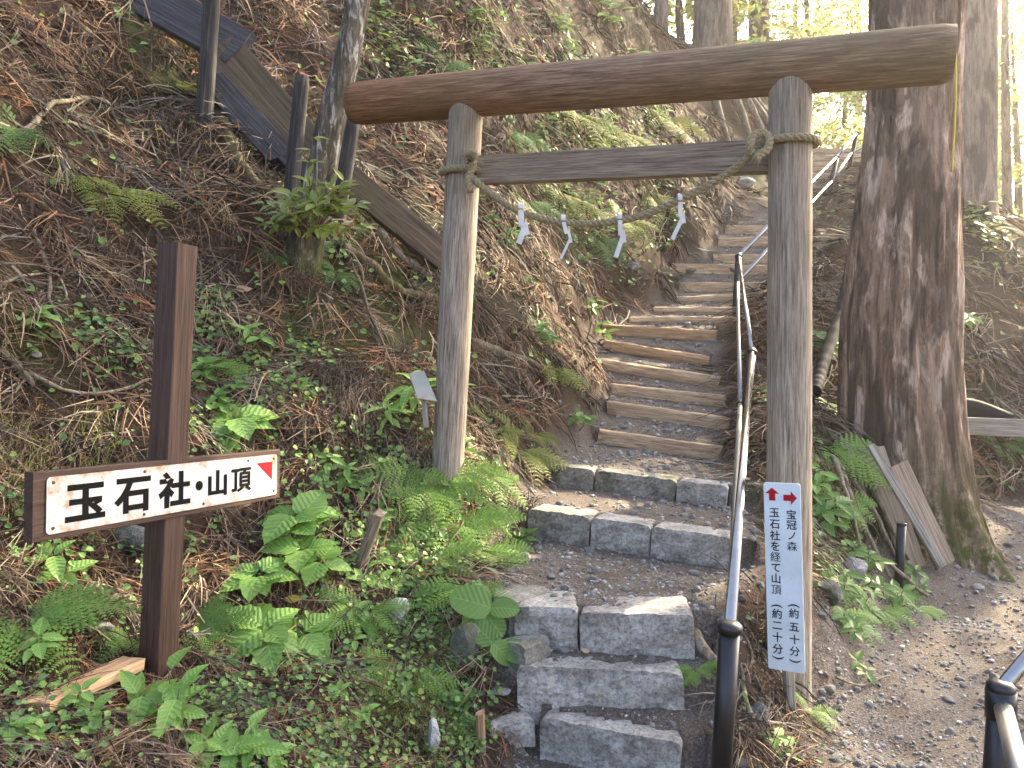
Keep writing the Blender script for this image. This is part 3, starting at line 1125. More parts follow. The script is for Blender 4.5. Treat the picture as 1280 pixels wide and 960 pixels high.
streamer(651, 264, 3.90, [(1, 20, 7), (3, 16, 9), (-6, 16, 7)], 'broad white zigzag paper streamer nearest the left torii post')
streamer(704, 279, 3.85, [(4, 14, 5), (4, 16, 3.5), (-12, 26, 3)], 'thin greyish split paper streamer, second from the left torii post')
streamer(774, 277, 3.76, [(1, 18, 5.5), (2, 14, 7), (-8, 24, 5.5)], 'white paper streamer hanging at the rope\'s middle, third from left')
streamer(849, 254, 3.63, [(0, 18, 5.5), (2, 13, 7), (-12, 26, 5)], 'white paper streamer slanting left near the right torii post')


# ------------------------------------------------------------------ lettering
def glyphs(items, offset, depth=.0015):
    """items: list of (char, x, y, size, rot) -> joined flat mesh"""
    V, Fs, o = [], [], 0
    for ch, x, y, sz, rot, sx in items:
        cu = bpy.data.curves.new('t', 'FONT')
        cu.body = ch
        cu.size = 1
        cu.offset = offset
        cu.extrude = depth / sz
        cu.resolution_u = 3
        ob = bpy.data.objects.new('t', cu)
        C.objects.link(ob)
        dg = bpy.context.evaluated_depsgraph_get()
        me = bpy.data.meshes.new_from_object(ob.evaluated_get(dg))
        v = np.array([a.co[:] for a in me.vertices])
        cxy = (v[:, :2].max(0) + v[:, :2].min(0)) / 2
        v[:, :2] -= cxy
        c_, s_ = math.cos(rot), math.sin(rot)
        v = v @ np.array([[c_, s_, 0], [-s_, c_, 0], [0, 0, 1]])
        v = v * sz
        v[:, 0] *= sx
        v[:, 0] += x
        v[:, 1] += y
        V.append(v)
        Fs += [[i + o for i in p.vertices] for p in me.polygons]
        o += len(v)
        bpy.data.objects.remove(ob)
        bpy.data.curves.remove(cu)
        bpy.data.meshes.remove(me)
    return np.concatenate(V), Fs


def flat_prism(pts, t):
    n = len(pts)
    V = [(x, y, -t) for x, y in pts] + [(x, y, t) for x, y in pts]
    Fc = [list(range(n))[::-1], list(range(n, 2 * n))] + [[i, (i + 1) % n, n + (i + 1) % n, n + i] for i in range(n)]
    return V, Fc


def rounded(w, h, r, n=5):
    out = []
    for sx, sy, a0 in ((1, 1, 0), (-1, 1, 90), (-1, -1, 180), (1, -1, 270)):
        for k in range(n + 1):
            a = R(a0 + 90 * k / n)
            out.append((sx * (w / 2 - r) + r * math.cos(a), sy * (h / 2 - r) + r * math.sin(a)))
    return out


def face_frame(O, X, Yd):
    x = Vector(X).normalized()
    z = x.cross(Vector(Yd)).normalized()
    y = z.cross(x).normalized()
    M = Matrix((x, y, z)).transposed().to_4x4()
    M.translation = Vector(O)
    return M


# ------------------------------------------------------------------ wooden signpost (left)
zl, zr = 2.12, 3.10
TL, TR, BLc, BRc = P(40, 590, zl), P(350, 562, zr), P(42, 680, zl), P(349, 622, zr)
cen = (TL + TR + BLc + BRc) / 4
xdir = unit((TR + BRc) - (TL + BLc))
ydir = unit((TL + TR) - (BLc + BRc))
bw = np.linalg.norm((TR + BRc) / 2 - (TL + BLc) / 2)
bh = np.linalg.norm((TL + TR) / 2 - (BLc + BRc) / 2)
Mf = face_frame(cen, xdir, ydir)
nrm = np.array(Mf.col[2][:3])            # out of the sign's face
BT = .035
post_xy = cen - nrm * (BT + .046)
pt = P(222, 305, 2.62)
pb = hit(195, 842)
# the post stands behind the board, set so that it passes through the measured ends
zp = 2.62
pA, pB_ = P(194, 850, zp), P(222.5, 306, zp)
sign = thing('wooden_signpost', 'dark brown wooden signpost with white plate lettered in black characters', 'signpost', pA)
M_, L_ = frame(pA - [0, 0, .15], pB_, nrm)
link('post', timber_mesh('post', L_, .09, .09, M_signwood, .0025, 3, 40, .06), M_, sign)
Mb = Mf @ Matrix.Translation((0, 0, -BT / 2)) @ Matrix.Rotation(R(90), 4, 'Y')
board = link('board', timber_mesh('board', bw, BT, bh, M_signwood, .002, 5, 24, .1), Mf @ Matrix.Translation((-bw / 2, 0, -BT / 2)) @ Matrix.Rotation(R(90), 4, 'Y'), sign)
# enamel plate: measured corners on the board
pw, ph = bw * .943, bh * .82
v, f = flat_prism(rounded(pw, ph, .012), .0012)
link('plate', new_mesh('plate', v, f, M_plate, False), Mf @ Matrix.Translation((bw * .0065, .0, .0042)), board)
items = []
# positions run along the plate from -0.5 to 0.5
for ch, u, sz in (('玉', -.375, .122), ('石', -.205, .122), ('社', -.033, .120), ('・', .078, .12), ('山', .168, .096), ('頂', .292, .096)):
    items.append((ch, u * pw, -.002, sz, 0, 1.0 if ch == '・' else 1.14))
for it_ in items:
    if it_[0] == '頂':
        v, f = merge([(a_ + [dx, dy, k * .0002], b_) for k, (dx, dy) in enumerate(((0, 0), (.0028, 0), (-.0028, 0), (0, .0024), (0, -.0024))) for a_, b_ in [glyphs([it_], 0, .0007)]])
    else:
        v, f = glyphs([it_], .034, .0007)
    link('character', new_mesh('character', v, f, M_ink, False), Mf @ Matrix.Translation((bw * .0065, 0, .0066)), board)
tri = [(.378 * pw, .33 * ph), (.468 * pw, .33 * ph), (.468 * pw, -.10 * ph)]
v, f = flat_prism(tri[::-1], .0007)
link('arrow', new_mesh('arrow', v, f, M_red, False), Mf @ Matrix.Translation((bw * .0065, 0, .0066)), board)
vn, fn = tube_arrays([(0, 0, 0), (0, 0, .002), (0, 0, .003)], [.005, .005, .002], 10)
nail_me = new_mesh('nail', vn, fn, M_nail)
for u, w_ in ((-.48, .40), (.48, .40), (-.48, -.40), (.48, -.40), (-.16, .42), (-.16, -.43), (.33, .42), (.1, -.42)):
    link('nail', nail_me, Mf @ Matrix.Translation((bw * .0065 + u * pw, w_ * ph, .0054)), board)

# ------------------------------------------------------------------ white vertical sign on a stake
z2 = 3.12
c4 = [P(953, 601, z2 + .03), P(997, 606, z2 - .045), P(1010, 841, z2 - .055), P(962, 837, z2 + .015)]
cen2 = sum(c4) / 4
Mv = face_frame(cen2, (c4[1] + c4[2] - c4[0] - c4[3]), (c4[0] + c4[1] - c4[2] - c4[3]))
w2 = np.linalg.norm((c4[1] + c4[2] - c4[0] - c4[3]) / 2)
h2 = np.linalg.norm((c4[0] + c4[1] - c4[2] - c4[3]) / 2)
n2v = np.array(Mv.col[2][:3])
vs_ = thing('white_sign', 'tall pale white sign with red arrows and vertical black characters', 'sign', P(989, 938, z2))
timber('stake', P(991, 945, z2 + .045), P(974, 612, z2 + .045), .038, .05, M_greyplank, vs_, up=(0, 1, 0), rough=.004, seed=8, rnd=.2)
v, f = flat_prism(rounded(w2, h2, .010), .002)
plate2 = link('plate', new_mesh('plate', v, f, M_plate2, False), Mv, vs_)
it = []
def column(u, entries, sz):
    for ch, vpos in entries:
        rot = R(-90) if ch in '()' else 0
        s_ = sz * (1.15 if ch in '()' else 1)
        it.append((ch, u * w2, (.5 - vpos) * h2, s_, rot, 1.0))


# fraction of the plate's height from its top
column(.24, [('宝', .165), ('冠', .222), ('ノ', .278), ('森', .333)], .041)
column(.24, [('(', .648), ('約', .688), ('五', .760), ('十', .825), ('分', .888), (')', .940)], .041)
column(-.22, [('玉', .160), ('石', .222), ('社', .282), ('を', .340), ('経', .396), ('て', .455), ('山', .512), ('頂', .572)], .042)
column(-.22, [('(', .660), ('約', .700), ('二', .763), ('十', .825), ('分', .888), (')', .935)], .042)
for it_ in it:
    v, f = glyphs([it_], .0 if it_[0] in '頂森経' else .012, .0005)
    link('character', new_mesh('character', v, f, M_inkgrey, False), Mv @ Matrix.Translation((0, 0, .003)), plate2)
arr = [(-.5, -.22), (.05, -.22), (.05, -.5), (.5, 0), (.05, .5), (.05, .22), (-.5, .22)]
for u, vpos, rot in ((-.27, .062, 90), (.22, .078, 0)):
    a = [(x * .052, y * .056) for x, y in arr]
    c_, s_ = math.cos(R(rot)), math.sin(R(rot))
    a = [(x * c_ - y * s_ + u * w2, x * s_ + y * c_ + (.5 - vpos) * h2) for x, y in a]
    v, f = flat_prism(a, .0005)
    link('arrow', new_mesh('arrow', v, f, M_red, False), Mv @ Matrix.Translation((0, 0, .003)), plate2)

# ------------------------------------------------------------------ handrails
def pipe(name, A, B, r, mat, parent, n=16):
    M, L = frame(A, B)
    v, f = tube_arrays([(0, 0, 0), (0, 0, L * .5), (0, 0, L)], [r] * 3, n)
    return link(name, new_mesh(name, v, f, mat), M, parent)


def rail_post(top, foot, r, parent):
    top, foot = np.array(top), np.array(foot)
    o = pipe('post', foot, top, r, M_black, parent)
    d = unit(top - foot)
    M, _ = frame(top - d * .012, top + d * .03)
    v, f = tube_arrays([(0, 0, 0), (0, 0, .002), (0, 0, .024), (0, 0, .034), (0, 0, .036)], [r * 1.05, r * 1.22, r * 1.22, r * .8, r * .2], 16)
    link('cap', new_mesh('cap', v, f, M_black), M, o)
    return o


def joint(p, d, r, parent):
    p = np.array(p)
    d = unit(d)
    return pipe('clamp', p - d * .035, p + d * .035, r, M_black, parent)


hr = thing('stair_handrail', 'black posted steel pipe handrail climbing beside the stairs', 'handrail', P(905, 990, 2.3))
T1, B1 = P(912, 786, 2.30), P(897, 1035, 2.30)
T2, B2 = P(940, 440, 6.5), P(925, 575, 6.4)
T3, B3 = P(923, 320, 9.4), P(918, 400, 9.4)
T4, B4 = P(1046, 196, 13.0), P(1031, 262, 13.0)
T5, B5 = P(1071, 166, 14.5), P(1060, 214, 14.5)
for T_, B_, r in ((T1, B1, .031), (T2, B2, .036), (T3, B3, .036), (T4, B4, .04), (T5, B5, .04)):
    rail_post(T_, B_, r, hr)
LOW = [P(907, 905, 2.32), P(925, 505, 6.45), P(922, 352, 9.4), P(1040, 226, 13.0), P(1065, 190, 14.5)]
UP = [T1, T2, T3, T4, T5]
for i in range(4):
    pipe('rail', UP[i], UP[i + 1], .019 if i < 2 else .027, M_steel, hr)
    pipe('rail', LOW[i], LOW[i + 1], .019 if i < 2 else .027, M_galv if i < 2 else M_steel, hr)
    if i:
        joint(UP[i], UP[i + 1] - UP[i], .032, hr)
        joint(LOW[i], LOW[i + 1] - LOW[i], .030, hr)
pipe('rail', LOW[4], P(1100, 172, 15.5), .027, M_steel, hr)

h2r = thing('path_handrail', 'black and steel handrail corner at the bottom right edge', 'handrail', P(1240, 1010, 1.9))
Tn, Bn = P(1251, 862, 1.95), P(1234, 1100, 1.95)
rail_post(Tn, Bn, .028, h2r)
pipe('rail', P(1254, 858, 1.95), P(1420, 660, 2.6), .018, M_steel, h2r)
pipe('rail', P(1254, 885, 1.93), P(1285, 1010, 1.55), .022, M_galv, h2r)
pipe('rail', P(1252, 960, 1.95), P(1420, 760, 2.6), .018, M_galv, h2r)
joint(P(1251, 880, 1.95), (0, 0, 1), .036, h2r)

st = thing('stub_post', 'short black pipe post standing in leaves beside the path', 'post', hit(1122, 742))
b_ = np.array(st.location)
d_ = b_[1]
o = pipe('pipe', b_ - [0, 0, .1], P(1127, 656, d_), .031, M_black, st)
pt_ = P(1127, 656, d_)
pipe('cap', pt_, pt_ + [0, 0, .012], .034, M_black, st)

# ------------------------------------------------------------------ leaning boards, planks, pipes
def board_thing(name, label, A, B, w, t, mat, up, seed, cat='board', group=None, **k):
    o = timber(name, A, B, w, t, mat, None, up, rough=.004, seed=seed, **k)
    return tag(o, label, cat, group)


board_thing('leaning_board', 'wide grey board leaning on the cedar, nearest the branch pile', P(1142, 710, 5.5), P(1090, 560, 5.75), .20, .022, M_boardbrown, (.25, -1, .1), 31, group='boards leaning on the big cedar')
board_thing('leaning_board', 'narrow bright grey batten crossing the boards under the cedar', P(1178, 708, 5.4), P(1088, 556, 5.65), .06, .03, M_greyplank, (.1, -1, 0), 32, group='boards leaning on the big cedar')
board_thing('leaning_board', 'grey board with pale sunlit edge leaning farthest right on the cedar', P(1182, 706, 5.6), P(1122, 580, 5.75), .22, .025, M_boardbrown, (.55, -1, .1), 33, group='boards leaning on the big cedar')
board_thing('retaining_plank', 'long grey horizontal plank on the slope right of the cedar', P(1165, 531, 8.3), P(1330, 537, 7.9), .05, .185, M_greyplank, (0, 0, 1), 34, 'plank')
v, f = tube_arrays(smooth_path([P(1170, 508, 8.75), P(1215, 512, 8.7), P(1262, 530, 8.5)], 30), .12, 20)
tag(link('drain_pipe', new_mesh('drain_pipe', v, f, M_plastic)), 'dark corrugated drain pipe lying above the grey hillside plank', 'pipe')
pp = smooth_path([P(1066, 320, 8.9), P(1052, 385, 8.2), P(1030, 450, 7.3), P(1018, 490, 6.8)], 60)
v, f = tube_arrays(pp, .06 * (1 + .05 * np.sign(np.sin(np.arange(60) * 1.6))), 18)
tag(link('drain_pipe', new_mesh('drain_pipe', v, f, M_plastic)), 'black drain pipe running down the bank left of the cedar trunk', 'pipe')

# retaining fence on the upper left bank
rf = thing('retaining_fence', 'old dark plank retaining fence with stakes on the upper left bank', 'fence', P(340, 170, 5.4))
up_f = (.55, .75, .9)
for A, B, w, t, m_, sd in (
    (P(150, -22, 5.55), P(300, 62, 5.45), .34, .05, M_darkplank, 41),
    (P(272, 60, 5.42), P(385, 190, 5.35), .34, .05, M_brownplank, 42),
    (P(262, 98, 5.24), P(352, 196, 5.2), .20, .045, M_darkplank, 43),
    (P(272, 150, 5.30), P(352, 218, 5.25), .26, .045, M_darkplank, 44),
    (P(345, 185, 5.22), P(400, 232, 5.2), .12, .05, M_darkplank, 45),
    (P(432, 222, 5.5), P(556, 322, 5.7), .24, .05, M_brownplank, 46),
    (P(585, 352, 6.1), P(648, 408, 6.3), .20, .05, M_brownplank, 47),
):
    timber('plank', A, B, t, w, m_, rf, up=(.3, .45, 1), rough=.006, seed=sd, rnd=.12, ragged=.03)
for T_, B_, r in ((P(266, -25, 5.1), P(252, 205, 5.1), .058), (P(378, 96, 5.05), P(360, 280, 5.05), .05), (P(441, 150, 5.3), P(412, 335, 5.3), .058)):
    log_part('stake', B_, T_, r, r * .92, M_stake, rf, 14, 14, .06, int(r * 1000))

# small white plaque by the left torii post
pc = P(528, 482, 4.05)
Mq = face_frame(pc, (1, .15, -.12), (.25, .45, .8))
v, f = flat_prism([(-.075, .06), (.0, .085), (.085, -.085), (-.02, -.08)][::-1], .008)
pl = thing('small_plaque', 'small weathered white plaque propped at the left torii post', 'plaque', pc)
link('plate', new_mesh('plate', v, f, M_plaque, False), Mq, pl)
timber('stake', pc - [-.02, 0, .22], pc + [0, .015, 0], .03, .03, M_greyplank, pl, seed=51, rough=.003)

# split board and stakes on the ground
def lay(px0, py0, px1, py1, lift=.03):
    return hit(px0, py0) + [0, 0, lift], hit(px1, py1) + [0, 0, lift]


A, B = lay(38, 912, 165, 852, .05)
board_thing('split_board', 'pale orange split board lying at the foot of the signpost', A, B, .09, .035, M_splitwood, (0, -.3, 1), 52, 'board', ragged=.03)
A = hit(447, 704)
board_thing('broken_stake', 'grey broken stake leaning out of the left bank', A - [0, 0, .05], P(473, 642, A[1] - .08), .05, .045, M_branch, (0, 1, 0), 53, 'stake', ragged=.03, rnd=.4)
A = hit(602, 935)
board_thing('rotten_stake', 'rotten reddish stake beside the lowest stone step', A - [0, 0, .05], P(600, 890, A[1] - .03), .035, .03, M_splitwood, (0, 1, 0), 54, 'stake', ragged=.03, rnd=.3)


# ------------------------------------------------------------------ fallen branches, roots
def branch(label, pts, r0, r1, mat=None, name='fallen_branch', cat='branch', lift=.02, twigs=(), group='branches lying on the banks', seed=0):
    """pts: places (x, y) along it, each on the ground plus lift, or (x, y, depth)"""
    ctrl_ = [hit(*p) + [0, 0, lift] if len(p) == 2 else P(*p) for p in pts]
    path = smooth_path(ctrl_, 28)
    path[1:-1] += .012 * np.stack([vnoise(path[1:-1] * 9 + k * 11, seed + k) for k in range(3)], 1)
    v, f = tube_arrays(path, np.linspace(r0, r1, 28) * (1 + .2 * vnoise(path * 20, seed + 4)), 12, True, .3, 22, seed)
    parts = [(v, f)]
    for i0, dx, dy, dz, r_ in twigs:
        a = path[i0]
        tp = smooth_path([a, a + np.array([dx, dy, dz]) * .5 + [0, 0, .02], a + np.array([dx, dy, dz])], 10)
        parts.append(tube_arrays(tp, np.linspace(r_, r_ * .3, 10), 6))
    v, f = merge(parts)
    c = path[0].copy()
    o = link(name, new_mesh(name, v - c, f, mat or M_branch), Matrix.Translation(Vector(c)))
    return tag(o, label, cat, group)


branch('pale forked branch at the left edge above the dark fern', [(-10, 192), (40, 172), (70, 143), (130, 140), (148, 168)], .018, .010, lift=.05, twigs=((20, .05, -.02, -.1, .008),))
branch('thin straight pale stick below the forked branch', [(78, 164), (120, 172), (195, 204)], .008, .005, lift=.04)
branch('curved light vine arching over litter left of the signpost', [(36, 482), (70, 500), (110, 508), (150, 506), (196, 488)], .009, .006, lift=.05)
branch('stubby grey root end at the left edge above the sign', [(0, 448), (22, 470), (36, 498)], .022, .016, M_rootm, lift=.03)
branch('thin grey root hanging down left of the signpost', [(42, 300), (58, 345), (62, 385), (78, 425)], .012, .007, M_rootm, lift=.03)
branch('long thin arched stick at the left edge mid bank', [(0, 378), (32, 360), (70, 362), (82, 385)], .007, .005, lift=.05)
branch('mossy dead trunk curving down beside the charred planks', [(262, 112), (280, 160), (300, 205), (332, 246)], .045, .04, M_mossbranch, 'dead_trunk', 'dead wood')
branch('pale rotten log with mossy top left of the torii post', [(425, 318), (465, 343), (500, 372), (538, 382)], .045, .03, M_mossbranch, 'rotten_log', 'log', .04)
branch('second grey log slanting under the shrub toward the torii', [(470, 295), (500, 325), (536, 352)], .05, .04, M_rootm, 'rotten_log', 'log', .02)
branch('slim dark stem leaning across litter left of the torii post', [(440, 345), (462, 400), (478, 440), (492, 478)], .012, .008, M_rootm, lift=.06)
branch('thick root crossing behind the left torii post', [(585, 432), (620, 442), (660, 455), (700, 470)], .05, .02, M_rootm, 'surface_root', 'root', .01)
branch('short grey log beside the second granite step and rail', [(868, 805), (885, 830), (900, 850)], .022, .018, M_branch, lift=.03)
branch('thin twig upright by the foot of the white sign', [(935, 860), (942, 830), (930, 795)], .008, .005, M_rootm, lift=.02)
branch('grey twisted stick under the rail near the white sign', [(940, 905), (930, 870), (925, 840)], .011, .007, M_branch, lift=.03)
branch('curved thin reddish twig on the gravel path', [(1045, 852), (1075, 862), (1112, 850)], .006, .004, M_branch, lift=.015)
branch('long grey root snaking down the right hillside', [(1182, 452), (1215, 470), (1240, 500), (1255, 520)], .035, .025, M_rootm, 'surface_root', 'root', .05)
branch('thick dark branch at the right edge of the hillside', [(1250, 450), (1268, 470), (1295, 490)], .05, .04, M_rootm, lift=.05)
branch('second root fork dropping beside the cedar\'s right flank', [(1182, 458), (1200, 492), (1206, 512)], .02, .014, M_rootm, 'surface_root', 'root', .04)
branch('exposed root below the highest near timber steps', [(858, 342), (880, 340), (905, 338), (925, 345)], .03, .02, M_rootm, 'surface_root', 'root', .03)
branch('flat root across the dirt left of the timber steps', [(820, 346), (838, 350), (850, 353)], .03, .02, M_rootm, 'surface_root', 'root', .03)
for i, (lab, a, b) in enumerate((
    ('leftmost grey branch of the pile below the cedar', (1040, 570), (1078, 700)),
    ('forked grey branch leaning in the pile below the cedar', (1052, 585), (1118, 735)),
    ('thin crooked branch in the middle of the pile by the cedar', (1066, 600), (1128, 715)),
    ('dark straight branch of the pile nearest the leaning boards', (1078, 590), (1135, 700)),
    ('pale slender branch low in the pile beside the stub post', (1085, 690), (1160, 745)),
    ('dark short branch behind the pile by the cedar', (1060, 560), (1100, 660)),
)):
    p0, p1 = hit(*a), hit(*b)
    z0, z1_ = p0[1] - .14, p1[1] - .12
    branch(lab, [(a[0], a[1], z0), ((a[0] * .6 + b[0] * .4) + (4, -5, 6, 0, 3, -3)[i], a[1] * .6 + b[1] * .4, z0 * .6 + z1_ * .4 - .08), (b[0], b[1], z1_)],
           .024 if i in (1, 3) else .017, .011, (M_branch, M_rootm)[i in (3, 5)], twigs=((14, .08, -.1, .05, .006),) if i == 1 else (), group='branch pile below the big cedar', seed=i)

# ------------------------------------------------------------------ trees
def leaf_cards(cent, size, norm_bias, cols, r2, aspect=.5, droop=None):
    """folded leaf-shaped faces: two triangles pairs round a midrib"""
    n = len(cent)
    d = unit(r2.normal(size=(n, 3)) * np.array([1, 1, .45]) + (droop if droop is not None else 0))
    up = unit(r2.normal(size=(n, 3)) * .55 + np.array(norm_bias))
    s = unit(np.cross(d, up))
    u = np.cross(s, d)
    L = (size * r2.uniform(.6, 1.3, n))[:, None]
    W = L * aspect
    a = cent
    b = cent + d * L * .45 + s * W * .5 + u * W * .12
    c = cent + d * L - u * L * .1
    e = cent + d * L * .45 - s * W * .5 + u * W * .12
    V = np.stack([a, b, c, e], 1).reshape(-1, 3)
    k = np.arange(n)[:, None] * 4
    Fc = np.concatenate([k + np.array([0, 1, 2]), k + np.array([0, 2, 3])], 0)
    cc = np.repeat(cols, 4, 0)
    return V, Fc, cc


def pick_cols(r2, n, palette, var=.25):
    pal = np.array(palette)
    c = pal[r2.integers(0, len(pal), n)]
    return np.clip(c * r2.uniform(1 - var, 1 + var, (n, 1)) * r2.uniform(.92, 1.08, (n, 3)), 0, 1)


GREENS = [(.08, .125, .04), (.11, .155, .05), (.14, .185, .06), (.065, .105, .035)]
YGREENS = [(.17, .20, .075), (.22, .245, .095), (.13, .165, .06), (.26, .265, .12)]
DARKS = [(.035, .06, .018), (.05, .08, .02), (.03, .05, .018)]


def make_trunk(pts, rad, n, mat, seed, ridge, moss_to=None, flare=0, parent=None, name='trunk'):
    """ridged bark; pts are world centres"""
    base = np.array(pts[0])
    p = smooth_path(pts, 110)
    t = np.linspace(0, 1, len(rad))
    hgt = np.linspace(0, 1, 110)
    rr = np.interp(hgt, t, rad)
    ang = np.linspace(0, 2 * np.pi, n, endpoint=False)
    A, H = np.meshgrid(ang, p[:, 2] - base[2], indexing='ij')
    ca = np.stack([np.cos(A) * 3.2, np.sin(A) * 3.2, H * .35], -1)
    rdg = 1 - np.abs(fbm(ca * 2.2 + seed, 4, seed)) * 2
    cb = np.stack([np.cos(A) * 9, np.sin(A) * 9, H * 1.1], -1)
    fine = fbm(cb + seed * 3, 3, seed + 3)
    plates = np.sign(fbm(np.stack([np.cos(A) * 5, np.sin(A) * 5, H * .7], -1) + seed, 3, seed + 7)) * .35
    low = np.exp(-np.maximum(H, 0) / .45)
    fl = flare * low * (1 + .55 * np.cos(A * 4 + seed) + .35 * np.cos(A * 7 + 1.3 * seed))
    r = rr[None, :] * (1 + ridge * (rdg * .6 + fine * .7 + plates)) + fl
    V = np.stack([p[None, :, 0] + np.cos(A) * r, p[None, :, 1] + np.sin(A) * r, np.broadcast_to(p[None, :, 2], A.shape)], -1)
    idx_ = np.arange(n * 110).reshape(n, 110)
    a = idx_[:, :-1]; b = np.roll(idx_, -1, 0)[:, :-1]; c = np.roll(idx_, -1, 0)[:, 1:]; d = idx_[:, 1:]
    Fq = np.stack([a, b, c, d], -1).reshape(-1, 4)
    moss = np.zeros(A.shape)
    if moss_to:
        moss = sstep(moss_to, moss_to * .1, H) * 1.0
    cols_ = np.stack([moss.ravel()] * 3, 1)
    M = Matrix.Translation(Vector(base))
    me = new_mesh(name, V.reshape(-1, 3) - base, Fq, mat, True, cols_)
    return link(name, me, M, parent)


def limb_part(parent, path, r0, r1, mat):
    v, f = tube_arrays(path, np.linspace(r0, r1, len(path)), 7)
    c = path[0].copy()
    return link('limb', new_mesh('limb', v - c, f, mat), Matrix.Translation(Vector(c)), parent)


def crown_part(parent, centres, nleaf, spread, size, palette, seed, aspect=.5, droop=(0, 0, -.3), flat=.35):
    r2 = np.random.default_rng(seed)
    cent = np.repeat(centres, nleaf, 0)
    cent = cent + r2.normal(size=cent.shape) * spread * np.array([1, 1, flat])
    # uneven clumps: thin some away
    keep = r2.uniform(size=len(cent)) < .75 + .6 * vnoise(cent * 1.3, seed)
    cent = cent[keep]
    V, Fc, cc = leaf_cards(cent, size, (0, 0, 1), pick_cols(r2, len(cent), palette), r2, aspect, np.array(droop))
    b = WM[parent.name].translation
    return link('crown', new_mesh('crown', V - np.array(b), Fc, M_foliage, False, cc), Matrix.Translation(b), parent)


def make_tree(name, label, px, z, height, r0, palette, seed, crown_z0=.3, limbs=12, reach=2.5, leaf=.12, nleaf=60, spread=.35, mat=None, lean=(0, 0), rise=.15, group='trees on the ridge', cat='tree', aspect=.5, top_py=None, nclump=5):
    r2 = np.random.default_rng(seed)
    x = (px - 640) / F * z
    base = np.array([x, z, float(G(x, z)) - .3])
    t = thing(name, label, cat, base, group)
    top = base + [lean[0], lean[1], height]
    mid = (base + top) / 2 + [r2.uniform(-.15, .15), 0, 0]
    make_trunk([base, mid, top], [r0 * 1.15, r0 * .9, r0 * .7, r0 * .45, r0 * .12], 36, mat or M_bark2, seed, .06, None, r0 * .25, t)
    cl = []
    for i in range(limbs):
        h = crown_z0 + (1 - crown_z0) * (i + r2.uniform(0, .8)) / limbs
        h = min(h, .98)
        o_ = smooth_path([base, mid, top], 100)[int(h * 99)]
        a = i * 2.4 + r2.uniform(-.4, .4)
        L = reach * (1.1 - .75 * (h - crown_z0) / (1 - crown_z0)) * r2.uniform(.7, 1.15)
        d = np.array([math.cos(a), math.sin(a), 0])
        path = smooth_path([o_, o_ + d * L * .5 + [0, 0, rise * L * .8], o_ + d * L + [0, 0, rise * L * .5 - .1 * L]], 12)
        path += .04 * r2.normal(size=path.shape) * np.linspace(0, 1, 12)[:, None]
        limb_part(t, path, r0 * .16 * (1.2 - h), .008, mat or M_bark2)
        for k in range(nclump):
            q_ = path[int(11 * (.3 + .7 * (k + 1) / nclump))]
            cl.append(q_ + r2.normal(size=3) * [.25, .25, .12])
    crown_part(t, np.array(cl), nleaf, spread, leaf, palette, seed + 1, aspect)
    return t


# the big cedar at the path corner
zc = 6.45
big = thing('old_cedar', 'massive old cedar with peeling dark bark at the path corner', 'tree', P(1138, 690, zc))
cp = [P(1138, 700, zc), P(1130, 600, zc), P(1124, 480, zc), P(1126, 380, zc), P(1134, 250, zc), P(1141, 150, zc), P(1145, 0, zc), P(1150, -350, zc + .1), P(1150, -900, zc + .3)]
make_trunk(cp, [.52, .47, .445, .43, .385, .345, .335, .30, .22], 150, M_bark, 5, .085, 1.35, .16, big)
r2 = np.random.default_rng(3)
for i in range(7):
    a = [-1.9, -2.6, -1.2, -.5, .2, 2.6, -3.3][i]
    d = np.array([math.cos(a), math.sin(a)])
    b0 = P(1138, 650, zc)
    pts = []
    for k, L in enumerate((.3, .5, .7, .9)):
        xy = b0[:2] + d * L + r2.normal(size=2) * .05
        pts.append([xy[0], xy[1], float(G(*xy)) + (.08, .03, -.01, -.06)[k]])
    pts[0][2] = min(pts[0][2] + .05, b0[2] + .25)
    v, f = tube_arrays(smooth_path(pts, 14), np.linspace(.10, .02, 14), 12, True, .15, 6, i)
    c = np.array(pts[0])
    cc = np.tile([[.8, .8, .8]], (len(v), 1))
    link('root', new_mesh('root', v - c, f, M_bark, True, cc), Matrix.Translation(Vector(c)), big)
cl = []
tp = smooth_path(cp, 100)
for i in range(14):
    o_ = tp[84 + i]
    a = i * 2.4
    L = 3.0 * (1 - i / 20)
    d = np.array([math.cos(a), math.sin(a), 0])
    path = smooth_path([o_, o_ + d * L * .5 + [0, 0, .25], o_ + d * L - [0, 0, .15]], 10)
    limb_part(big, path, .05, .012, M_bark2)
    cl += [path[k] for k in (4, 6, 8, 9)]
crown_part(big, np.array(cl), 60, .4, .14, DARKS, 77)

z_ = 12.4
sec = thing('second_cedar', 'tall straight grey cedar just behind the old cedar', 'tree', P(1200, 300, z_))
cp = [P(1196, 340, z_), P(1197, 240, z_), P(1200, 100, z_), P(1201, 0, z_), P(1203, -400, z_), P(1204, -900, z_)]
make_trunk(cp, [.56, .52, .505, .495, .43, .32], 110, M_bark2, 9, .05, None, .1, sec)
tp = smooth_path(cp, 100)
cl = []
for i in range(12):
    o_ = tp[76 + 2 * i if i < 11 else 98]
    a = i * 2.4 + 1
    L = 3.0 * (1 - i / 20)
    d = np.array([math.cos(a), math.sin(a), 0])
    path = smooth_path([o_, o_ + d * L * .5 + [0, 0, .25], o_ + d * L - [0, 0, .15]], 10)
    limb_part(sec, path, .05, .012, M_bark2)
    cl += [path[k] for k in (4, 6, 8, 9)]
crown_part(sec, np.array(cl), 60, .4, .14, DARKS, 78)
v, f = tube_arrays(smooth_path([P(1194, 30, 6.02), P(1195, 100, 6.05), P(1193, 160, 6.07), P(1190, 215, 6.08)], 60), .008, 6)
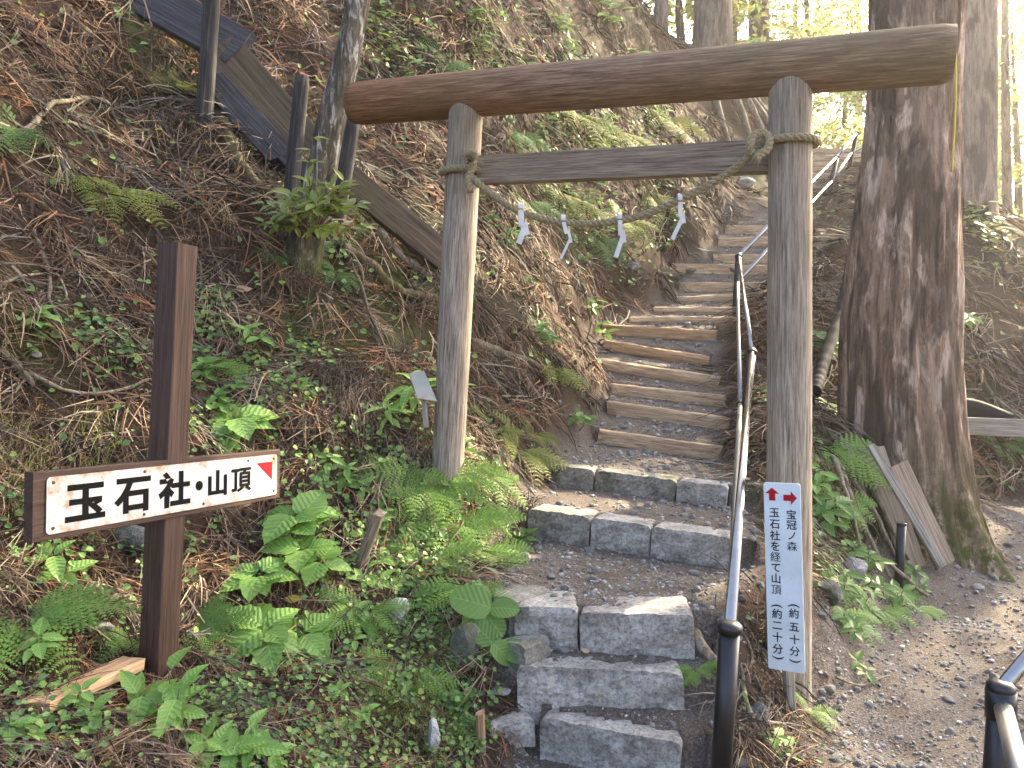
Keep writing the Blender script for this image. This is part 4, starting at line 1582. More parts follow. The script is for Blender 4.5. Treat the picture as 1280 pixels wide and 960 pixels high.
tag(link('yellow_cord', new_mesh('yellow_cord', v, f, M_yellow)), 'thin yellow cord hanging along the old cedar\'s right edge', 'cord')

t3 = make_tree('ridge_cedar', 'thick grey trunk on the ridge above the top beam\'s middle', 890, 16.5, 17, .36, DARKS, 21, .34, 18, 3.4, nleaf=60, leaf=.16, spread=.45)  # crown above the view set low and dense to shade the bank
for i, (dx, dy, ln) in enumerate(((-.5, -1.0, 1.3), (.1, -1.2, 1.5), (.6, -1.0, 1.5), (1.0, -.5, 1.2), (-.9, -.4, 1.0), (.35, -1.1, 2.0), (-.2, -1.15, 1.9))):
    b0 = np.array(t3.location)
    pts = []
    for k in range(5):
        s_ = k / 4
        xy = b0[:2] + np.array([dx, dy]) * ln * (.25 + s_) + r2.normal(size=2) * .08
        pts.append([xy[0], xy[1], float(G(*xy)) + .12 * (1 - s_)])
    v, f = tube_arrays(smooth_path(pts, 16), np.linspace(.13, .035, 16), 9, True, .1, 5, i)
    c = np.array(pts[0])
    link('root', new_mesh('root', v - c, f, M_rootm), Matrix.Translation(Vector(c)), t3)
make_tree('ridge_cedar', 'narrower grey trunk right of the thick ridge trunk', 950, 19.5, 18, .27, GREENS, 22, .42, 14, 3.0, nleaf=50, leaf=.16, spread=.45)  # its unseen crown is lowered and thickened for the same shade
make_tree('ridge_cedar', 'pale slim trunk at the top edge left of the thick ridge trunk', 826, 15.6, 14, .12, GREENS, 23, .55, 8, 1.8, nleaf=26)
make_tree('ridge_cedar', 'added dark cedar hidden behind the old cedar, unseen crown shading the bank', 1160, 16.5, 15, .2, DARKS, 26, .42, 16, 3.2, nleaf=60, leaf=.16, spread=.45)  # unseen cedar added to keep sun off the bank behind the gate
make_tree('ridge_cedar', 'slender trunk in the glare at the right edge', 1210, 16, 15, .10, YGREENS, 24, .25, 12, 2.6, nleaf=18)
make_tree('ridge_cedar', 'thin far trunk at the right edge of the picture', 1262, 18, 14, .11, YGREENS, 25, .3, 12, 2.8, nleaf=20)
und = [
    ('small bright leafy tree directly behind the ridge trunks', 905, 20, 7.5, YGREENS),
    ('airy yellow green tree above the right torii post', 1005, 22, 10, YGREENS),
    ('low yellow green tree beyond the top of the stairs', 1040, 24, 8, YGREENS),
    ('tall loose leafed tree left of the old cedar', 1075, 26, 13, GREENS),
    ('hazy broad tree behind the old cedar', 1130, 23, 12, GREENS),
    ('spreading green tree behind the second cedar', 1190, 25, 12, GREENS),
    ('tall dark tree left behind the narrower ridge trunk', 985, 30, 18, DARKS),
    ('bright leafy tree low at the right edge beyond the hillside', 1275, 20, 6.5, YGREENS),
    ('pale green tree at the right edge behind the thin far trunk', 1300, 25, 12, GREENS),
    ('small green tree on the ridge left of the thick trunk', 855, 18.5, 4.5, YGREENS),
    ('tall feathery conifer between the stairs and the old cedar', 1060, 34, 20, GREENS),
    ('far conifer right of the second cedar', 1240, 30, 18, GREENS),
]
for i, (lab, px, z, h, pal) in enumerate(und):
    gz = float(G((px - 640) / F * z, z))
    make_tree('woodland_tree', lab, px, z, h + max(0, 5.5 - gz) * .8, .09 + h * .006, pal, 40 + i, .16, 18, 2.4 + .09 * h, .22, 34, .34, lean=(random.uniform(-.5, .5), 0), group='woodland behind the ridge', nclump=6)

for i, (lab, x_, y_, h) in enumerate((  # unseen trees added to dapple the sunlight and shade the path
    ('added tall broad tree, unseen beyond the path, dappling the sun', 13.5, 15, 17),
    ('added tall thin crowned tree, unseen farther right, dappling the sun', 17, 19, 20),
    ('added leafy tree, unseen near the hillside foot, dappling the sun', 16, 13.5, 14),
    ('added tall tree, unseen far right below the ridge, dappling the sun', 20, 17, 21),
    ('added dense tree, unseen at the right, shading the path', 12.6, 13.0, 13),
    ('added young dense tree, unseen behind the path bend, shading the path', 14.5, 12.0, 12),
)):
    make_tree('woodland_tree', lab, 640 + F * x_ / y_, y_, h, .2, GREENS, 60 + i, .4, 14, 3.0, .16, 50, .5, group='woodland behind the ridge', nclump=6)

# leaning lichen tree on the left bank
lt = thing('leaning_tree', 'slim leaning tree with pale lichen spots beside the beam\'s left end', 'tree', P(392, 262, 4.75))
cp = [P(372, 345, 4.85), P(396, 240, 4.75), P(412, 160, 4.72), P(434, 70, 4.7), P(452, -20, 4.68), P(478, -160, 4.6), P(500, -420, 4.5), P(520, -800, 4.4)]
make_trunk(cp, [.085, .082, .078, .072, .066, .06, .045, .02], 40, M_bark_lichen, 12, .07, .35, .03, lt)
tp = smooth_path(cp, 100)
cl = []
for i in range(9):
    o_ = tp[66 + int(3.5 * i)]
    a = i * 2.4
    d = np.array([math.cos(a), math.sin(a), .25])
    L = 1.2
    path = smooth_path([o_, o_ + d * L * .5 + [0, 0, .1], o_ + d * L], 8)
    limb_part(lt, path, .018, .005, M_bark_lichen)
    cl += [path[k] for k in (3, 5, 7)]
crown_part(lt, np.array(cl), 22, .22, .09, GREENS, 79)

# ------------------------------------------------------------------ forest litter, gravel, ground cover (uncountable)
def scatter(n, r0=1.25, r1=17, amax=50, p=2.0):
    """points over the banks, thinning out with distance"""
    u = rng.uniform(size=n)
    if p == 2.0:
        r = r0 * (r1 / r0) ** u
    else:
        e = 2 - p
        r = (r0 ** e + u * (r1 ** e - r0 ** e)) ** (1 / e)
    a = np.radians(rng.uniform(-amax, amax, n))
    return r * np.sin(a), r * np.cos(a), r


def ribbons(c, dirn, nrm, L, w, arch, cols, npt=4, clamp=.004, curl=.4):
    n = len(c)
    s = np.linspace(0, 1, npt)
    side0 = unit(np.cross(dirn, nrm))
    bend = rng.normal(size=n) * curl
    pts = c[:, None] + dirn[:, None] * (L[:, None] * s)[..., None] \
        + side0[:, None] * (L[:, None] * bend[:, None] * s * s * .5)[..., None] \
        + nrm[:, None] * (arch[:, None] * L[:, None] * 4 * s * (1 - s))[..., None]
    g = G(pts[..., 0], pts[..., 1]) + clamp + rng.uniform(0, .018, n)[:, None]
    pts[..., 2] = np.maximum(pts[..., 2], g)
    wv = unit(np.cross(dirn, unit(nrm + rng.normal(size=(n, 3)) * .7)))
    wid = (w[:, None] * (1 - .75 * s))[..., None]
    V = np.stack([pts - wv[:, None] * wid * .5, pts + wv[:, None] * wid * .5], 2)      # n,npt,2,3
    V = V.reshape(-1, 3)
    k = np.arange(n)[:, None, None] * npt * 2
    j = np.arange(npt - 1)[None, :, None] * 2
    Fc = (k + j + np.array([0, 1, 3, 2])[None, None]).reshape(-1, 4)
    return V, Fc, np.repeat(cols, npt * 2, 0)


def cat(parts):
    V, Fs, Cc, o = [], [], [], 0
    for v, f, c in parts:
        V.append(v); Fs.append(f + o); Cc.append(c); o += len(v)
    return np.concatenate(V), np.concatenate(Fs), np.concatenate(Cc)


LITTER = [(.125, .078, .046), (.15, .095, .055), (.085, .055, .035), (.21, .145, .09), (.065, .044, .031), (.125, .105, .082), (.18, .098, .05), (.045, .032, .024), (.29, .225, .155), (.035, .026, .02), (.17, .15, .12)]


def litter(nclump, per, seed_off=0, Lr=(.10, .30), wr=(.003, .0062), spread=.55):
    x, y, r = scatter(nclump)
    sw, pm = Gf(GSW, x, y), Gf(GPM, x, y)
    dens = fbm(np.stack([x * 1.3, y * 1.3, G(x, y) * .9], -1), 3, 60 + seed_off)
    keep = (rng.uniform(size=nclump) < (.78 + .9 * dens)) & (sw < .8 * rng.uniform(size=nclump)) & (pm < .2 + .5 * rng.uniform(size=nclump) * (rng.uniform(size=nclump) < .15))
    x, y, r = x[keep], y[keep], r[keep]
    n = len(x)
    nr = Gn(x, y)
    down = unit(nr * nr[:, 2:3] - np.array([0, 0, 1.0]) + 1e-3)
    yaw = np.radians(70 * fbm(np.stack([x * 1.1, y * 1.1, 0 * x], -1), 2, 70) + rng.normal(size=n) * 45)
    side = np.cross(nr, down)
    d = down * np.cos(yaw)[:, None] + side * np.sin(yaw)[:, None]
    cc = pick_cols(rng, n, LITTER, .3)
    c = np.stack([x, y, G(x, y)], 1) + nr * rng.uniform(0, .03, n)[:, None]
    k = np.repeat(np.arange(n), per)
    m = len(k)
    ph = rng.normal(size=m) * spread
    sd = np.cross(nr[k], d[k])
    dd = unit(d[k] * np.cos(ph)[:, None] + sd * np.sin(ph)[:, None] + nr[k] * rng.normal(size=m)[:, None] * .12)
    sc = np.clip(r[k] / 4.0, .75, 2.2)
    L = rng.uniform(*Lr, m) * sc
    w = rng.uniform(*wr, m) * np.clip(r[k] / 3.2, .8, 3.5)
    cols_ = cc[k] * rng.uniform(.65, 1.35, (m, 1))
    st = c[k] + sd * (rng.normal(size=m) * .03 * sc)[:, None] + d[k] * (rng.normal(size=m) * .06 * sc)[:, None]
    return ribbons(st, dd, nr[k], L, w, rng.uniform(.0, .16, m), cols_)


parts = [litter(11500, 13, 0, (.10, .32), (.0035, .008)), litter(4000, 9, 5, (.05, .13), (.005, .010), 1.2)]


# cedar sprigs: an axis with short side needles
def sprigs(n0):
    x, y, r = scatter(n0)
    keep = (Gf(GSW, x, y) < .25) & (Gf(GPM, x, y) < .35)
    x, y, r = x[keep], y[keep], r[keep]
    n = len(x)
    nr = Gn(x, y)
    down = unit(nr * nr[:, 2:3] - np.array([0, 0, 1.0]) + 1e-3)
    yaw = rng.normal(size=n) * 1.0
    side = np.cross(nr, down)
    d = unit(down * np.cos(yaw)[:, None] + side * np.sin(yaw)[:, None])
    sd = np.cross(nr, d)
    sc = np.clip(r / 4, .8, 2.2)
    L = rng.uniform(.12, .26, n) * sc
    arch = rng.uniform(.05, .2, n)
    cc = pick_cols(rng, n, LITTER[:4] + [(.27, .13, .06)], .3)
    c = np.stack([x, y, G(x, y) + .015], 1)
    out = [ribbons(c, d, nr, L, .006 * sc, arch, cc)]
    q = 16
    k = np.repeat(np.arange(n), q)
    s = np.tile(np.linspace(.1, 1, q), n)
    sg = np.tile([1, -1], n * q // 2)
    p = c[k] + d[k] * (L[k] * s)[:, None] + nr[k] * (arch[k] * L[k] * 4 * s * (1 - s))[:, None]
    p[:, 2] = np.maximum(p[:, 2], G(p[:, 0], p[:, 1]) + .01)
    nd = unit(d[k] * .8 + sd[k] * sg[:, None] * .8 + nr[k] * rng.normal(size=len(k))[:, None] * .3)
    ll = L[k] * .32 * (1.15 - s) * rng.uniform(.6, 1.2, len(k))
    out.append(ribbons(p, nd, nr[k], ll, .0045 * sc[k], 0 * ll + .05, cc[k] * rng.uniform(.7, 1.2, (len(k), 1)), 2))
    return cat([(a, b, c_) for a, b, c_ in out])


parts.append(sprigs(3800))
V, Fc, cc = cat(parts)
tag(link('leaf_litter', new_mesh('leaf_litter', V, Fc, M_litter, False, np.clip(cc, 0, 1))), 'brown matted cedar needle litter covering the forest banks', 'litter', None, 'stuff')


def icos():
    bm = bmesh.new()
    bmesh.ops.create_icosphere(bm, subdivisions=1, radius=1)
    v = np.array([q_.co[:] for q_ in bm.verts])
    f = np.array([[q_.index for q_ in fc.verts] for fc in bm.faces])
    bm.free()
    return v, f


IV, IF = icos()


def pebbles(x, y, size, cols, sink=.35):
    n = len(x)
    m = len(IV)
    jit = 1 + rng.normal(size=(n, m, 1)) * .16
    sc = size[:, None] * np.stack([rng.uniform(.8, 1.4, n), rng.uniform(.7, 1.1, n), rng.uniform(.45, .8, n)], 1)
    v = IV[None] * jit * sc[:, None]
    a = rng.uniform(0, 2 * np.pi, n)
    ca, sa = np.cos(a)[:, None], np.sin(a)[:, None]
    tl = rng.normal(size=n) * .4
    vy = v[..., 1] * np.cos(tl)[:, None] - v[..., 2] * np.sin(tl)[:, None]
    vz = v[..., 1] * np.sin(tl)[:, None] + v[..., 2] * np.cos(tl)[:, None]
    v = np.stack([v[..., 0] * ca - vy * sa, v[..., 0] * sa + vy * ca, vz], -1)
    c = np.stack([x, y, G(x, y) + sc[:, 2] * (1 - 2 * sink)], 1)
    V = (v + c[:, None]).reshape(-1, 3)
    Fc = (np.arange(n)[:, None, None] * m + IF[None]).reshape(-1, 3)
    return V, Fc, np.repeat(cols, m, 0)


STONES = [(.25, .245, .235), (.34, .335, .32), (.20, .195, .185), (.38, .375, .36), (.24, .22, .19), (.17, .15, .125)]
n = 85000
x, y, r = scatter(n, 1.6, 13, 50, 1.7)
sw, pm = Gf(GSW, x, y), Gf(GPM, x, y)
rim = fbm(np.stack([x * 2, y * 2, 0 * x], -1), 3, 80)
pr = np.maximum(sw * (.55 + .8 * rim), pm * (.75 + .6 * rim)) + .018
# a scree of grit also lies between the stairs and the right torii post
scree = sstep(.75, .95, x) * sstep(1.9, 1.3, x) * sstep(2.2, 2.6, y) * sstep(5.6, 4.4, y) * (1 - sw)
pr = np.maximum(pr, scree * .5)
keep = rng.uniform(size=n) < pr
x, y, r = x[keep], y[keep], r[keep]
size = .004 + .013 * rng.power(.55, len(x)) ** 1.2 * rng.uniform(.3, 1, len(x)) * np.clip(r / 4, .8, 1.8)
V, Fc, cc = pebbles(x, y, size, pick_cols(rng, len(x), STONES, .25), .25)
tag(link('gravel', new_mesh('gravel', V, Fc, M_gravel, False, np.clip(cc, 0, 1))), 'loose grey gravel on the stair treads and right hand path', 'gravel', None, 'stuff')

# larger loose stones: each its own piece of the ground
stone_meshes = [rock_mesh('stone', (1, .8, .6), M_rock, 200 + i, 2, .25) for i in range(8)]
cnt = 0
x, y, r = scatter(3400, 1.8, 9.5, 42, 1.8)
sw, pm = Gf(GSW, x, y), Gf(GPM, x, y)
scree = sstep(.75, .95, x) * sstep(1.9, 1.3, x) * sstep(2.2, 2.6, y) * sstep(5.6, 4.4, y)
for xx, yy, rr, a, b, c in zip(x, y, r, sw, pm, scree):
    if random.random() < max(a * .25, b * .10, c * .7, .012) and cnt < 280:
        s_ = random.uniform(.016, .034) * max(1, rr / 4.5)
        M = Matrix.Translation((xx, yy, float(G(xx, yy)) + s_ * .2)) @ Euler((random.uniform(-.4, .4), random.uniform(-.4, .4), random.uniform(0, 6.3))).to_matrix().to_4x4() @ Matrix.Diagonal((s_, s_, s_, 1))
        link('stone', random.choice(stone_meshes), M, ground)
        cnt += 1


# low creeping leaves
def in_patches(x, y, patches):
    w = np.zeros(len(x))
    for px, py, rad in patches:
        p = hit(px, py)
        w = np.maximum(w, sstep(rad, rad * .35, np.hypot(x - p[0], y - p[1])))
    return w


PATCH = [(420, 860, .42), (360, 920, .35), (470, 920, .4), (300, 900, .25), (440, 800, .3), (550, 900, .35), (250, 420, .3), (130, 440, .25), (420, 640, .35), (500, 640, .4),
         (330, 480, .35), (400, 300, .3), (60, 920, .2), (1050, 680, .4), (1100, 760, .4), (1070, 820, .25), (620, 640, .4), (30, 680, .25), (240, 560, .25), (560, 700, .35),
         (700, 190, .8), (780, 170, .9), (650, 130, .8), (720, 60, 1.0), (560, 60, .7), (480, 90, .6), (830, 220, .8), (1210, 290, .8), (960, 500, .3), (380, 460, .3), (470, 560, .3), (520, 620, .5), (560, 760, .4), (480, 760, .45), (590, 640, .4), (510, 700, .4), (430, 720, .35), (520, 850, .4), (1060, 740, .45), (100, 660, .2), (200, 700, .2), (760, 250, .8), (700, 150, .9)]
n = 150000
x, y, r = scatter(n, 1.4, 15, 48)
w = in_patches(x, y, PATCH) * (.55 + .9 * fbm(np.stack([x * 5, y * 5, 0 * x], -1), 3, 90)) + .035
keep = (rng.uniform(size=n) < w * .9) & (Gf(GSW, x, y) < .3) & (Gf(GPM, x, y) < .5)
x, y, r = x[keep], y[keep], r[keep]
n = len(x)
nr = Gn(x, y)
c = np.stack([x, y, G(x, y)], 1) + nr * rng.uniform(.015, .07, n)[:, None] + np.array([0, 0, .01])
sz = rng.uniform(.015, .034, n) * np.clip(r / 3.3, .8, 2.6)
d = unit(rng.normal(size=(n, 3)) * [1, 1, .3])
up = unit(nr * .7 + rng.normal(size=(n, 3)) * .4 + np.array([0, -.3, .5]))
s_ = unit(np.cross(d, up)); d = np.cross(up, s_)
ring6 = [(0, 0), (.38, .42), (.75, .36), (1.0, 0), (.75, -.36), (.38, -.42)]
V = np.stack([c + d * (a * sz)[:, None] + s_ * (b * sz)[:, None] + up * (abs(b) * sz * .35)[:, None] for a, b in ring6], 1).reshape(-1, 3)
k = np.arange(n)[:, None] * 6
Fc = np.concatenate([k + np.array([0, 1, 2, 3]), k + np.array([0, 3, 4, 5])], 0)
cc = np.repeat(pick_cols(rng, n, [(.10, .19, .05), (.15, .26, .07), (.075, .14, .045), (.13, .22, .085), (.20, .29, .075)], .25), 6, 0)
tag(link('ground_cover', new_mesh('ground_cover', V, Fc, M_cover, False, np.clip(cc, 0, 1))), 'small round creeping green leaves spread over the banks', 'ground cover', None, 'stuff')

# grass and moss hair
def tuft_blades(patches, per, Lr, wr, palette, rad, droop):
    vs = []
    for px, py in patches:
        p = hit(px, py)
        m = per
        a = rng.uniform(0, 6.28, m)
        rr = rad * np.sqrt(rng.uniform(size=m))
        x, y = p[0] + rr * np.cos(a), p[1] + rr * np.sin(a)
        c = np.stack([x, y, G(x, y)], 1)
        nr = Gn(x, y)
        d = unit(np.array([0, -.35, .8]) + rng.normal(size=(m, 3)) * .45 + nr * .3)
        L = rng.uniform(*Lr, m)
        sd = unit(np.cross(d, [0, 1, 0.2]))
        w = rng.uniform(*wr, m)
        s = np.linspace(0, 1, 5)
        pts = c[:, None] + d[:, None] * (L[:, None] * s)[..., None] + np.array([0, -.25, -1.0])[None, None] * (L[:, None] * droop * s ** 2)[..., None]
        wid = (w[:, None] * (1 - .9 * s))[..., None]
        V = np.stack([pts - sd[:, None] * wid, pts + sd[:, None] * wid], 2).reshape(-1, 3)
        k = np.arange(m)[:, None, None] * 10
        j = np.arange(4)[None, :, None] * 2
        Fc = (k + j + np.array([0, 1, 3, 2])[None, None]).reshape(-1, 4)
        vs.append((V, Fc, np.repeat(pick_cols(rng, m, palette, .3), 10, 0)))
    return cat(vs)


gp = [(510, 880), (530, 905), (495, 920), (540, 860), (470, 880), (520, 940), (25, 580), (10, 620), (40, 650), (120, 560), (560, 820), (310, 555)]
V, Fc, cc = tuft_blades(gp, 130, (.08, .22), (.0012, .0028), [(.11, .14, .03), (.16, .17, .045), (.08, .12, .025), (.2, .17, .07)], .11, .5)
tag(link('grass', new_mesh('grass', V, Fc, M_cover, False, np.clip(cc, 0, 1))), 'fine drooping grass blades on the left bank', 'grass', None, 'stuff')
gp = [(445, 480), (455, 510), (430, 500), (380, 340), (500, 600), (470, 620), (530, 560), (210, 60), (60, 560), (40, 600), (620, 520), (655, 500), (640, 620), (600, 470), (130, 120), (270, 300), (350, 330), (240, 170), (150, 330)]
V, Fc, cc = tuft_blades(gp, 170, (.12, .34), (.001, .0022), [(.10, .075, .055), (.15, .11, .08), (.07, .055, .045), (.19, .15, .115)], .15, .9)
tag(link('hanging_roots', new_mesh('hanging_roots', V, Fc, M_litter, False, np.clip(cc, 0, 1))), 'hair fine brown rootlets hanging from the banks', 'rootlets', None, 'stuff')

# ------------------------------------------------------------------ plants
def leaf_mesh(name, L, W, mat, n=7, serr=.1, fold=.22, curl=.25, heart=0.0, tip=1.0, vein=.03, peak=.75):
    V, Fc = [], []
    stem = .12 * L
    for i in range(n + 1):
        s = i / n
        w = math.sin(math.pi * s ** peak) ** .85 if 0 < s < 1 else 0
        if heart:
            w = math.sqrt(max(0.0, 1 - (2 * (s ** .8) - 1) ** 2)) if 0 < s < 1 else 0
        w *= W / 2 * (1 + (serr if i % 2 else -serr))
        yb = stem + s * L
        for j, u in enumerate((-1, -.5, 0, .5, 1)):
            yy = yb - (heart * .25 * L * abs(u) * (1 - s) ** 3 if heart else 0) + abs(u) * .06 * L * s
            zz = fold * abs(u) * w - curl * L * s * s + (vein * W * (1 if i % 2 else -1) * (abs(u) == .5))
            V.append((u * w, yy, zz))
    for i in range(n):
        for j in range(4):
            a = i * 5 + j
            Fc.append((a, a + 1, a + 6, a + 5))
    k = len(V)
    V += [(-.0015, 0, -.002), (.0015, 0, -.002), (.0015, stem * 1.3, 0), (-.0015, stem * 1.3, 0)]
    Fc.append((k, k + 1, k + 2, k + 3))
    return new_mesh(name, V, Fc, mat)


LEAVES = {
    'big': [leaf_mesh('leaf', 1, .82, M_leaf_bright, 9, .07, .16, c, 0, vein=.035, peak=.72) for c in (.15, .3, .45)],
    'oval': [leaf_mesh('leaf', 1, .52, M_leaf_bright, 7, .06, .25, c) for c in (.15, .35)],
    'mid': [leaf_mesh('leaf', 1, .5, M_leaf_mid, 7, .08, .25, c) for c in (.15, .35)],
    'long': [leaf_mesh('leaf', 1, .34, M_leaf_bright, 7, .04, .3, c) for c in (.2, .5)],
    'glossy': [leaf_mesh('leaf', 1, .46, M_leaf_glossy, 6, .0, .22, c, vein=0) for c in (.1, .25)],
    'heart': [leaf_mesh('leaf', 1, .92, M_leaf_mid, 8, .0, .10, c, .75, vein=.012, peak=.6) for c in (.12, .25)],
    'dry': [leaf_mesh('leaf', 1, .5, M_leaf_yellow, 6, .0, .3, -.2)],
    'tan': [leaf_mesh('leaf', 1, .5, M_leaf_tan, 6, .0, .3, -.15)],
}


def orient(p, fwd, up):
    y = Vector(fwd).normalized()
    x = y.cross(Vector(up)).normalized()
    z = x.cross(y).normalized()
    M = Matrix((x, y, z)).transposed().to_4x4()
    M.translation = Vector(p)
    return M


def stem_part(parent, path, r0, r1, mat):
    v, f = tube_arrays(path, np.linspace(r0, r1, len(path)), 6)
    c = path[0].copy()
    return link('stem', new_mesh('stem', v - c, f, mat), Matrix.Translation(Vector(c)), parent)


def put_leaf(parent, kind, p, d, up, size):
    M = orient(p, d, up) @ Matrix.Diagonal((size, size, size, 1))
    return link('leaf', random.choice(LEAVES[kind]), M, parent)


def herb(label, px, py, kind, size, stems, height, per, group, spread=.1, whorl=True, name='leafy_plant', cat='plant', stem_mat=None, face=(0, -.45, .85)):
    b = hit(px, py)
    nr = Gn(np.array(b[0]), np.array(b[1]))
    t = thing(name, label, cat, b, group)
    for s in range(stems):
        a = random.uniform(0, 6.28)
        foot = b + np.array([math.cos(a), math.sin(a), 0]) * spread * random.uniform(.1, .8) * (stems > 1)
        foot[2] = float(G(foot[0], foot[1])) - .01
        hd = unit(np.array([random.uniform(-.5, .5), -.25, 1.0]) + nr * .5)
        hh = height * random.uniform(.6, 1.15)
        path = smooth_path([foot, foot + hd * hh * .5 + [random.uniform(-.02, .02), 0, 0], foot + hd * hh], 7)
        stem_part(t, path, .0032, .0018, stem_mat or M_stem)
        rot = random.uniform(0, 6.28)
        for k in range(per):
            if whorl:
                top = path[-1] - hd * .012 * (k // 2)
                az = rot + k * 2 * math.pi / per + random.uniform(-.25, .25)
            else:
                top = path[2 + (k * 4) // max(1, per - 1)] if per > 1 else path[-1]
                az = rot + k * 2.4
            u = unit(np.array(face) + np.array([random.uniform(-.3, .3), random.uniform(-.2, .2), 0]))
            e1 = unit(np.cross(u, [0, 1, .01])); e2 = np.cross(u, e1)
            d = e1 * math.cos(az) + e2 * math.sin(az) + u * random.uniform(.0, .3)
            put_leaf(t, kind, top, d, u, size * random.uniform(.75, 1.2) * {'big': 1.4, 'heart': 1.0, 'oval': 1.3, 'mid': 1.25}.get(kind, 1.1))
    return t


def frond_mesh(name, mat, npin=12, pw=.30, sub=6, droop=.45, lift=.35, seed=0):
    """unit-length fern frond along +Y: midrib, paired pinnae, each edged with pinnules"""
    r2 = random.Random(seed)
    V, Fc = [], []
    def rach(s):
        return np.array([0.04 * math.sin(s * 3 + seed), s * (1 - .12 * s), lift * s - droop * s * s])
    n = 10
    for i in range(n + 1):
        s = i / n
        p = rach(s)
        w = .006 * (1.1 - s)
        V += [p + [-w, 0, 0], p + [w, 0, 0]]
    Fc += [(2 * i, 2 * i + 1, 2 * i + 3, 2 * i + 2) for i in range(n)]
    gap = .84 / (npin - 1)
    for i in range(npin):
        s = .14 + .84 * i / (npin - 1)
        Lp = pw * (.12 + .88 * math.sin(math.pi * (.5 + .5 * max(0, (s - .3) / .7))) if s > .3 else pw and (.55 + 1.5 * (s - .0)) * 1.0) * r2.uniform(.88, 1.08)
        Lp = min(Lp, pw * 1.05) + .012
        for sg in (-1, 1):
            p0 = rach(s)
            d = unit(np.array([sg * 1.0, .45 + r2.uniform(-.08, .08), -.10 + r2.uniform(-.15, .15)]))
            a = unit(np.array([0, 1, 0]) - d * d[1])
            for k in range(sub):
                t = (k + .2) / sub
                q_ = p0 + d * Lp * t + np.array([0, 0, -.18 * Lp * t * t])
                l = gap * .60 * (1.0 - t * .75) * min(1, .4 + Lp / pw)
                wd = Lp / sub * .56
                for s2 in (-1, 1):
                    tip = q_ + a * s2 * l + d * wd * .8
                    kk = len(V)
                    V += [q_ - d * wd * .5, tip - d * wd * .3 + [0, 0, -.006], tip + d * wd * .2 + [0, 0, -.006], q_ + d * wd * 1.2]
                    Fc.append((kk, kk + 1, kk + 2, kk + 3) if s2 * sg > 0 else (kk + 3, kk + 2, kk + 1, kk))
    return new_mesh(name, V, Fc, mat, False)


FRONDS = {k: [frond_mesh('frond', m, 12, .25, 6, dr, lf, i) for i, (dr, lf) in enumerate(((.35, .2), (.5, .3), (.25, .1)))] for k, m in (('bright', M_fern_bright), ('dark', M_fern_dark), ('yellow', M_fern_yellow))}


def fern(label, px, py, L, n, kind, group, az=(-180, 180), tilt=.55, lift=.03):
    b = hit(px, py)
    nr = Gn(np.array(b[0]), np.array(b[1]))
    t = thing('fern', label, 'fern', b, group)
    u0 = unit(nr * .8 + np.array([0, -.35, .35]))
    e1 = unit(np.cross([0, 1, .3], u0)); e2 = np.cross(u0, e1)          # e1 to the right, e2 up the bank
    for i in range(n):
        a = R(az[0] + (az[1] - az[0]) * (i + random.uniform(.15, .85)) / n)   # 0 = right, -90 = down the bank
        u = unit(u0 + np.array([random.uniform(-.25, .25), random.uniform(-.2, .2), random.uniform(-.1, .2)]))
        d = unit(e1 * math.cos(a) + e2 * math.sin(a) + u0 * tilt * .75)
        s = L * random.uniform(.8, 1.25)
        link('frond', random.choice(FRONDS[kind]), orient(b + [0, 0, lift - .02], d, u) @ Matrix.Diagonal((s, s, s, 1)), t)
    return t


GF, GH = 'ferns growing on the banks', 'leafy plants on the banks'
F_ = (-200, 20)
fern('large bright fern at the left edge below the sign board', 25, 775, .34, 8, 'bright', GF, (-150, 60), .5)
fern('dark fern at the left edge over the forked branch', 20, 170, .32, 6, 'dark', GF, F_)
fern('long flat yellow green fern high on the left bank', 150, 238, .40, 6, 'yellow', GF, (-190, 15), .2)
fern('smaller yellow fern left of the long flat fern', 95, 222, .26, 5, 'yellow', GF, F_, .3)
fern('tall lush fern right under the left torii post', 540, 610, .36, 10, 'bright', GF, (-180, 30), .6)
fern('spreading fern below the lush fern, left of granite steps', 560, 655, .34, 9, 'bright', GF, F_, .5)
fern('light fern left of the lush fern under the torii', 505, 600, .28, 7, 'bright', GF, F_, .5)
fern('feathery fern beside the mossy kerb stone', 600, 690, .28, 7, 'bright', GF, (-120, 30), .4)
fern('single bright fern over the upright pointed stone', 560, 795, .22, 5, 'bright', GF, (-100, 10), .4)
fern('yellow sunlit fern on the bank left of the top granite step', 650, 565, .34, 8, 'yellow', GF, F_, .6)
fern('upright yellow fern just above the top granite step', 668, 545, .26, 6, 'yellow', GF, F_, .8)
fern('bright fern right above the pale white rock', 520, 745, .24, 6, 'bright', GF, F_, .4)
fern('low bright fern right of the pale white rock', 520, 805, .22, 6, 'bright', GF, F_, .4)
fern('small dark fern under the grass by the lowest step', 560, 905, .17, 6, 'dark', GF, F_)
fern('dark feathery cedar green fern right of the signpost foot', 240, 790, .22, 7, 'dark', GF, (-60, 80), .6)
fern('small dark fern left of the signpost foot', 165, 800, .17, 5, 'dark', GF, F_)
fern('wide bright fern behind the right torii post', 1035, 505, .62, 7, 'bright', GF, (-150, 10), .5)
fern('lower bright fern behind the right torii post', 1030, 560, .55, 6, 'bright', GF, (-140, 20), .3)
fern('fern hanging over the top of the leaning boards', 1085, 570, .50, 6, 'bright', GF, (-90, 20), .3)
fern('small fern below the grey hillside plank', 1250, 560, .40, 5, 'dark', GF, F_)
fern('fern at the foot of the bank behind the white sign', 1035, 720, .26, 6, 'bright', GF, (-120, 0), .4)
fern('tiny fern beside the white sign stake', 1012, 890, .14, 5, 'bright', GF, F_)
fern('tiny fern between granite step and rail', 868, 852, .12, 5, 'bright', GF, F_)
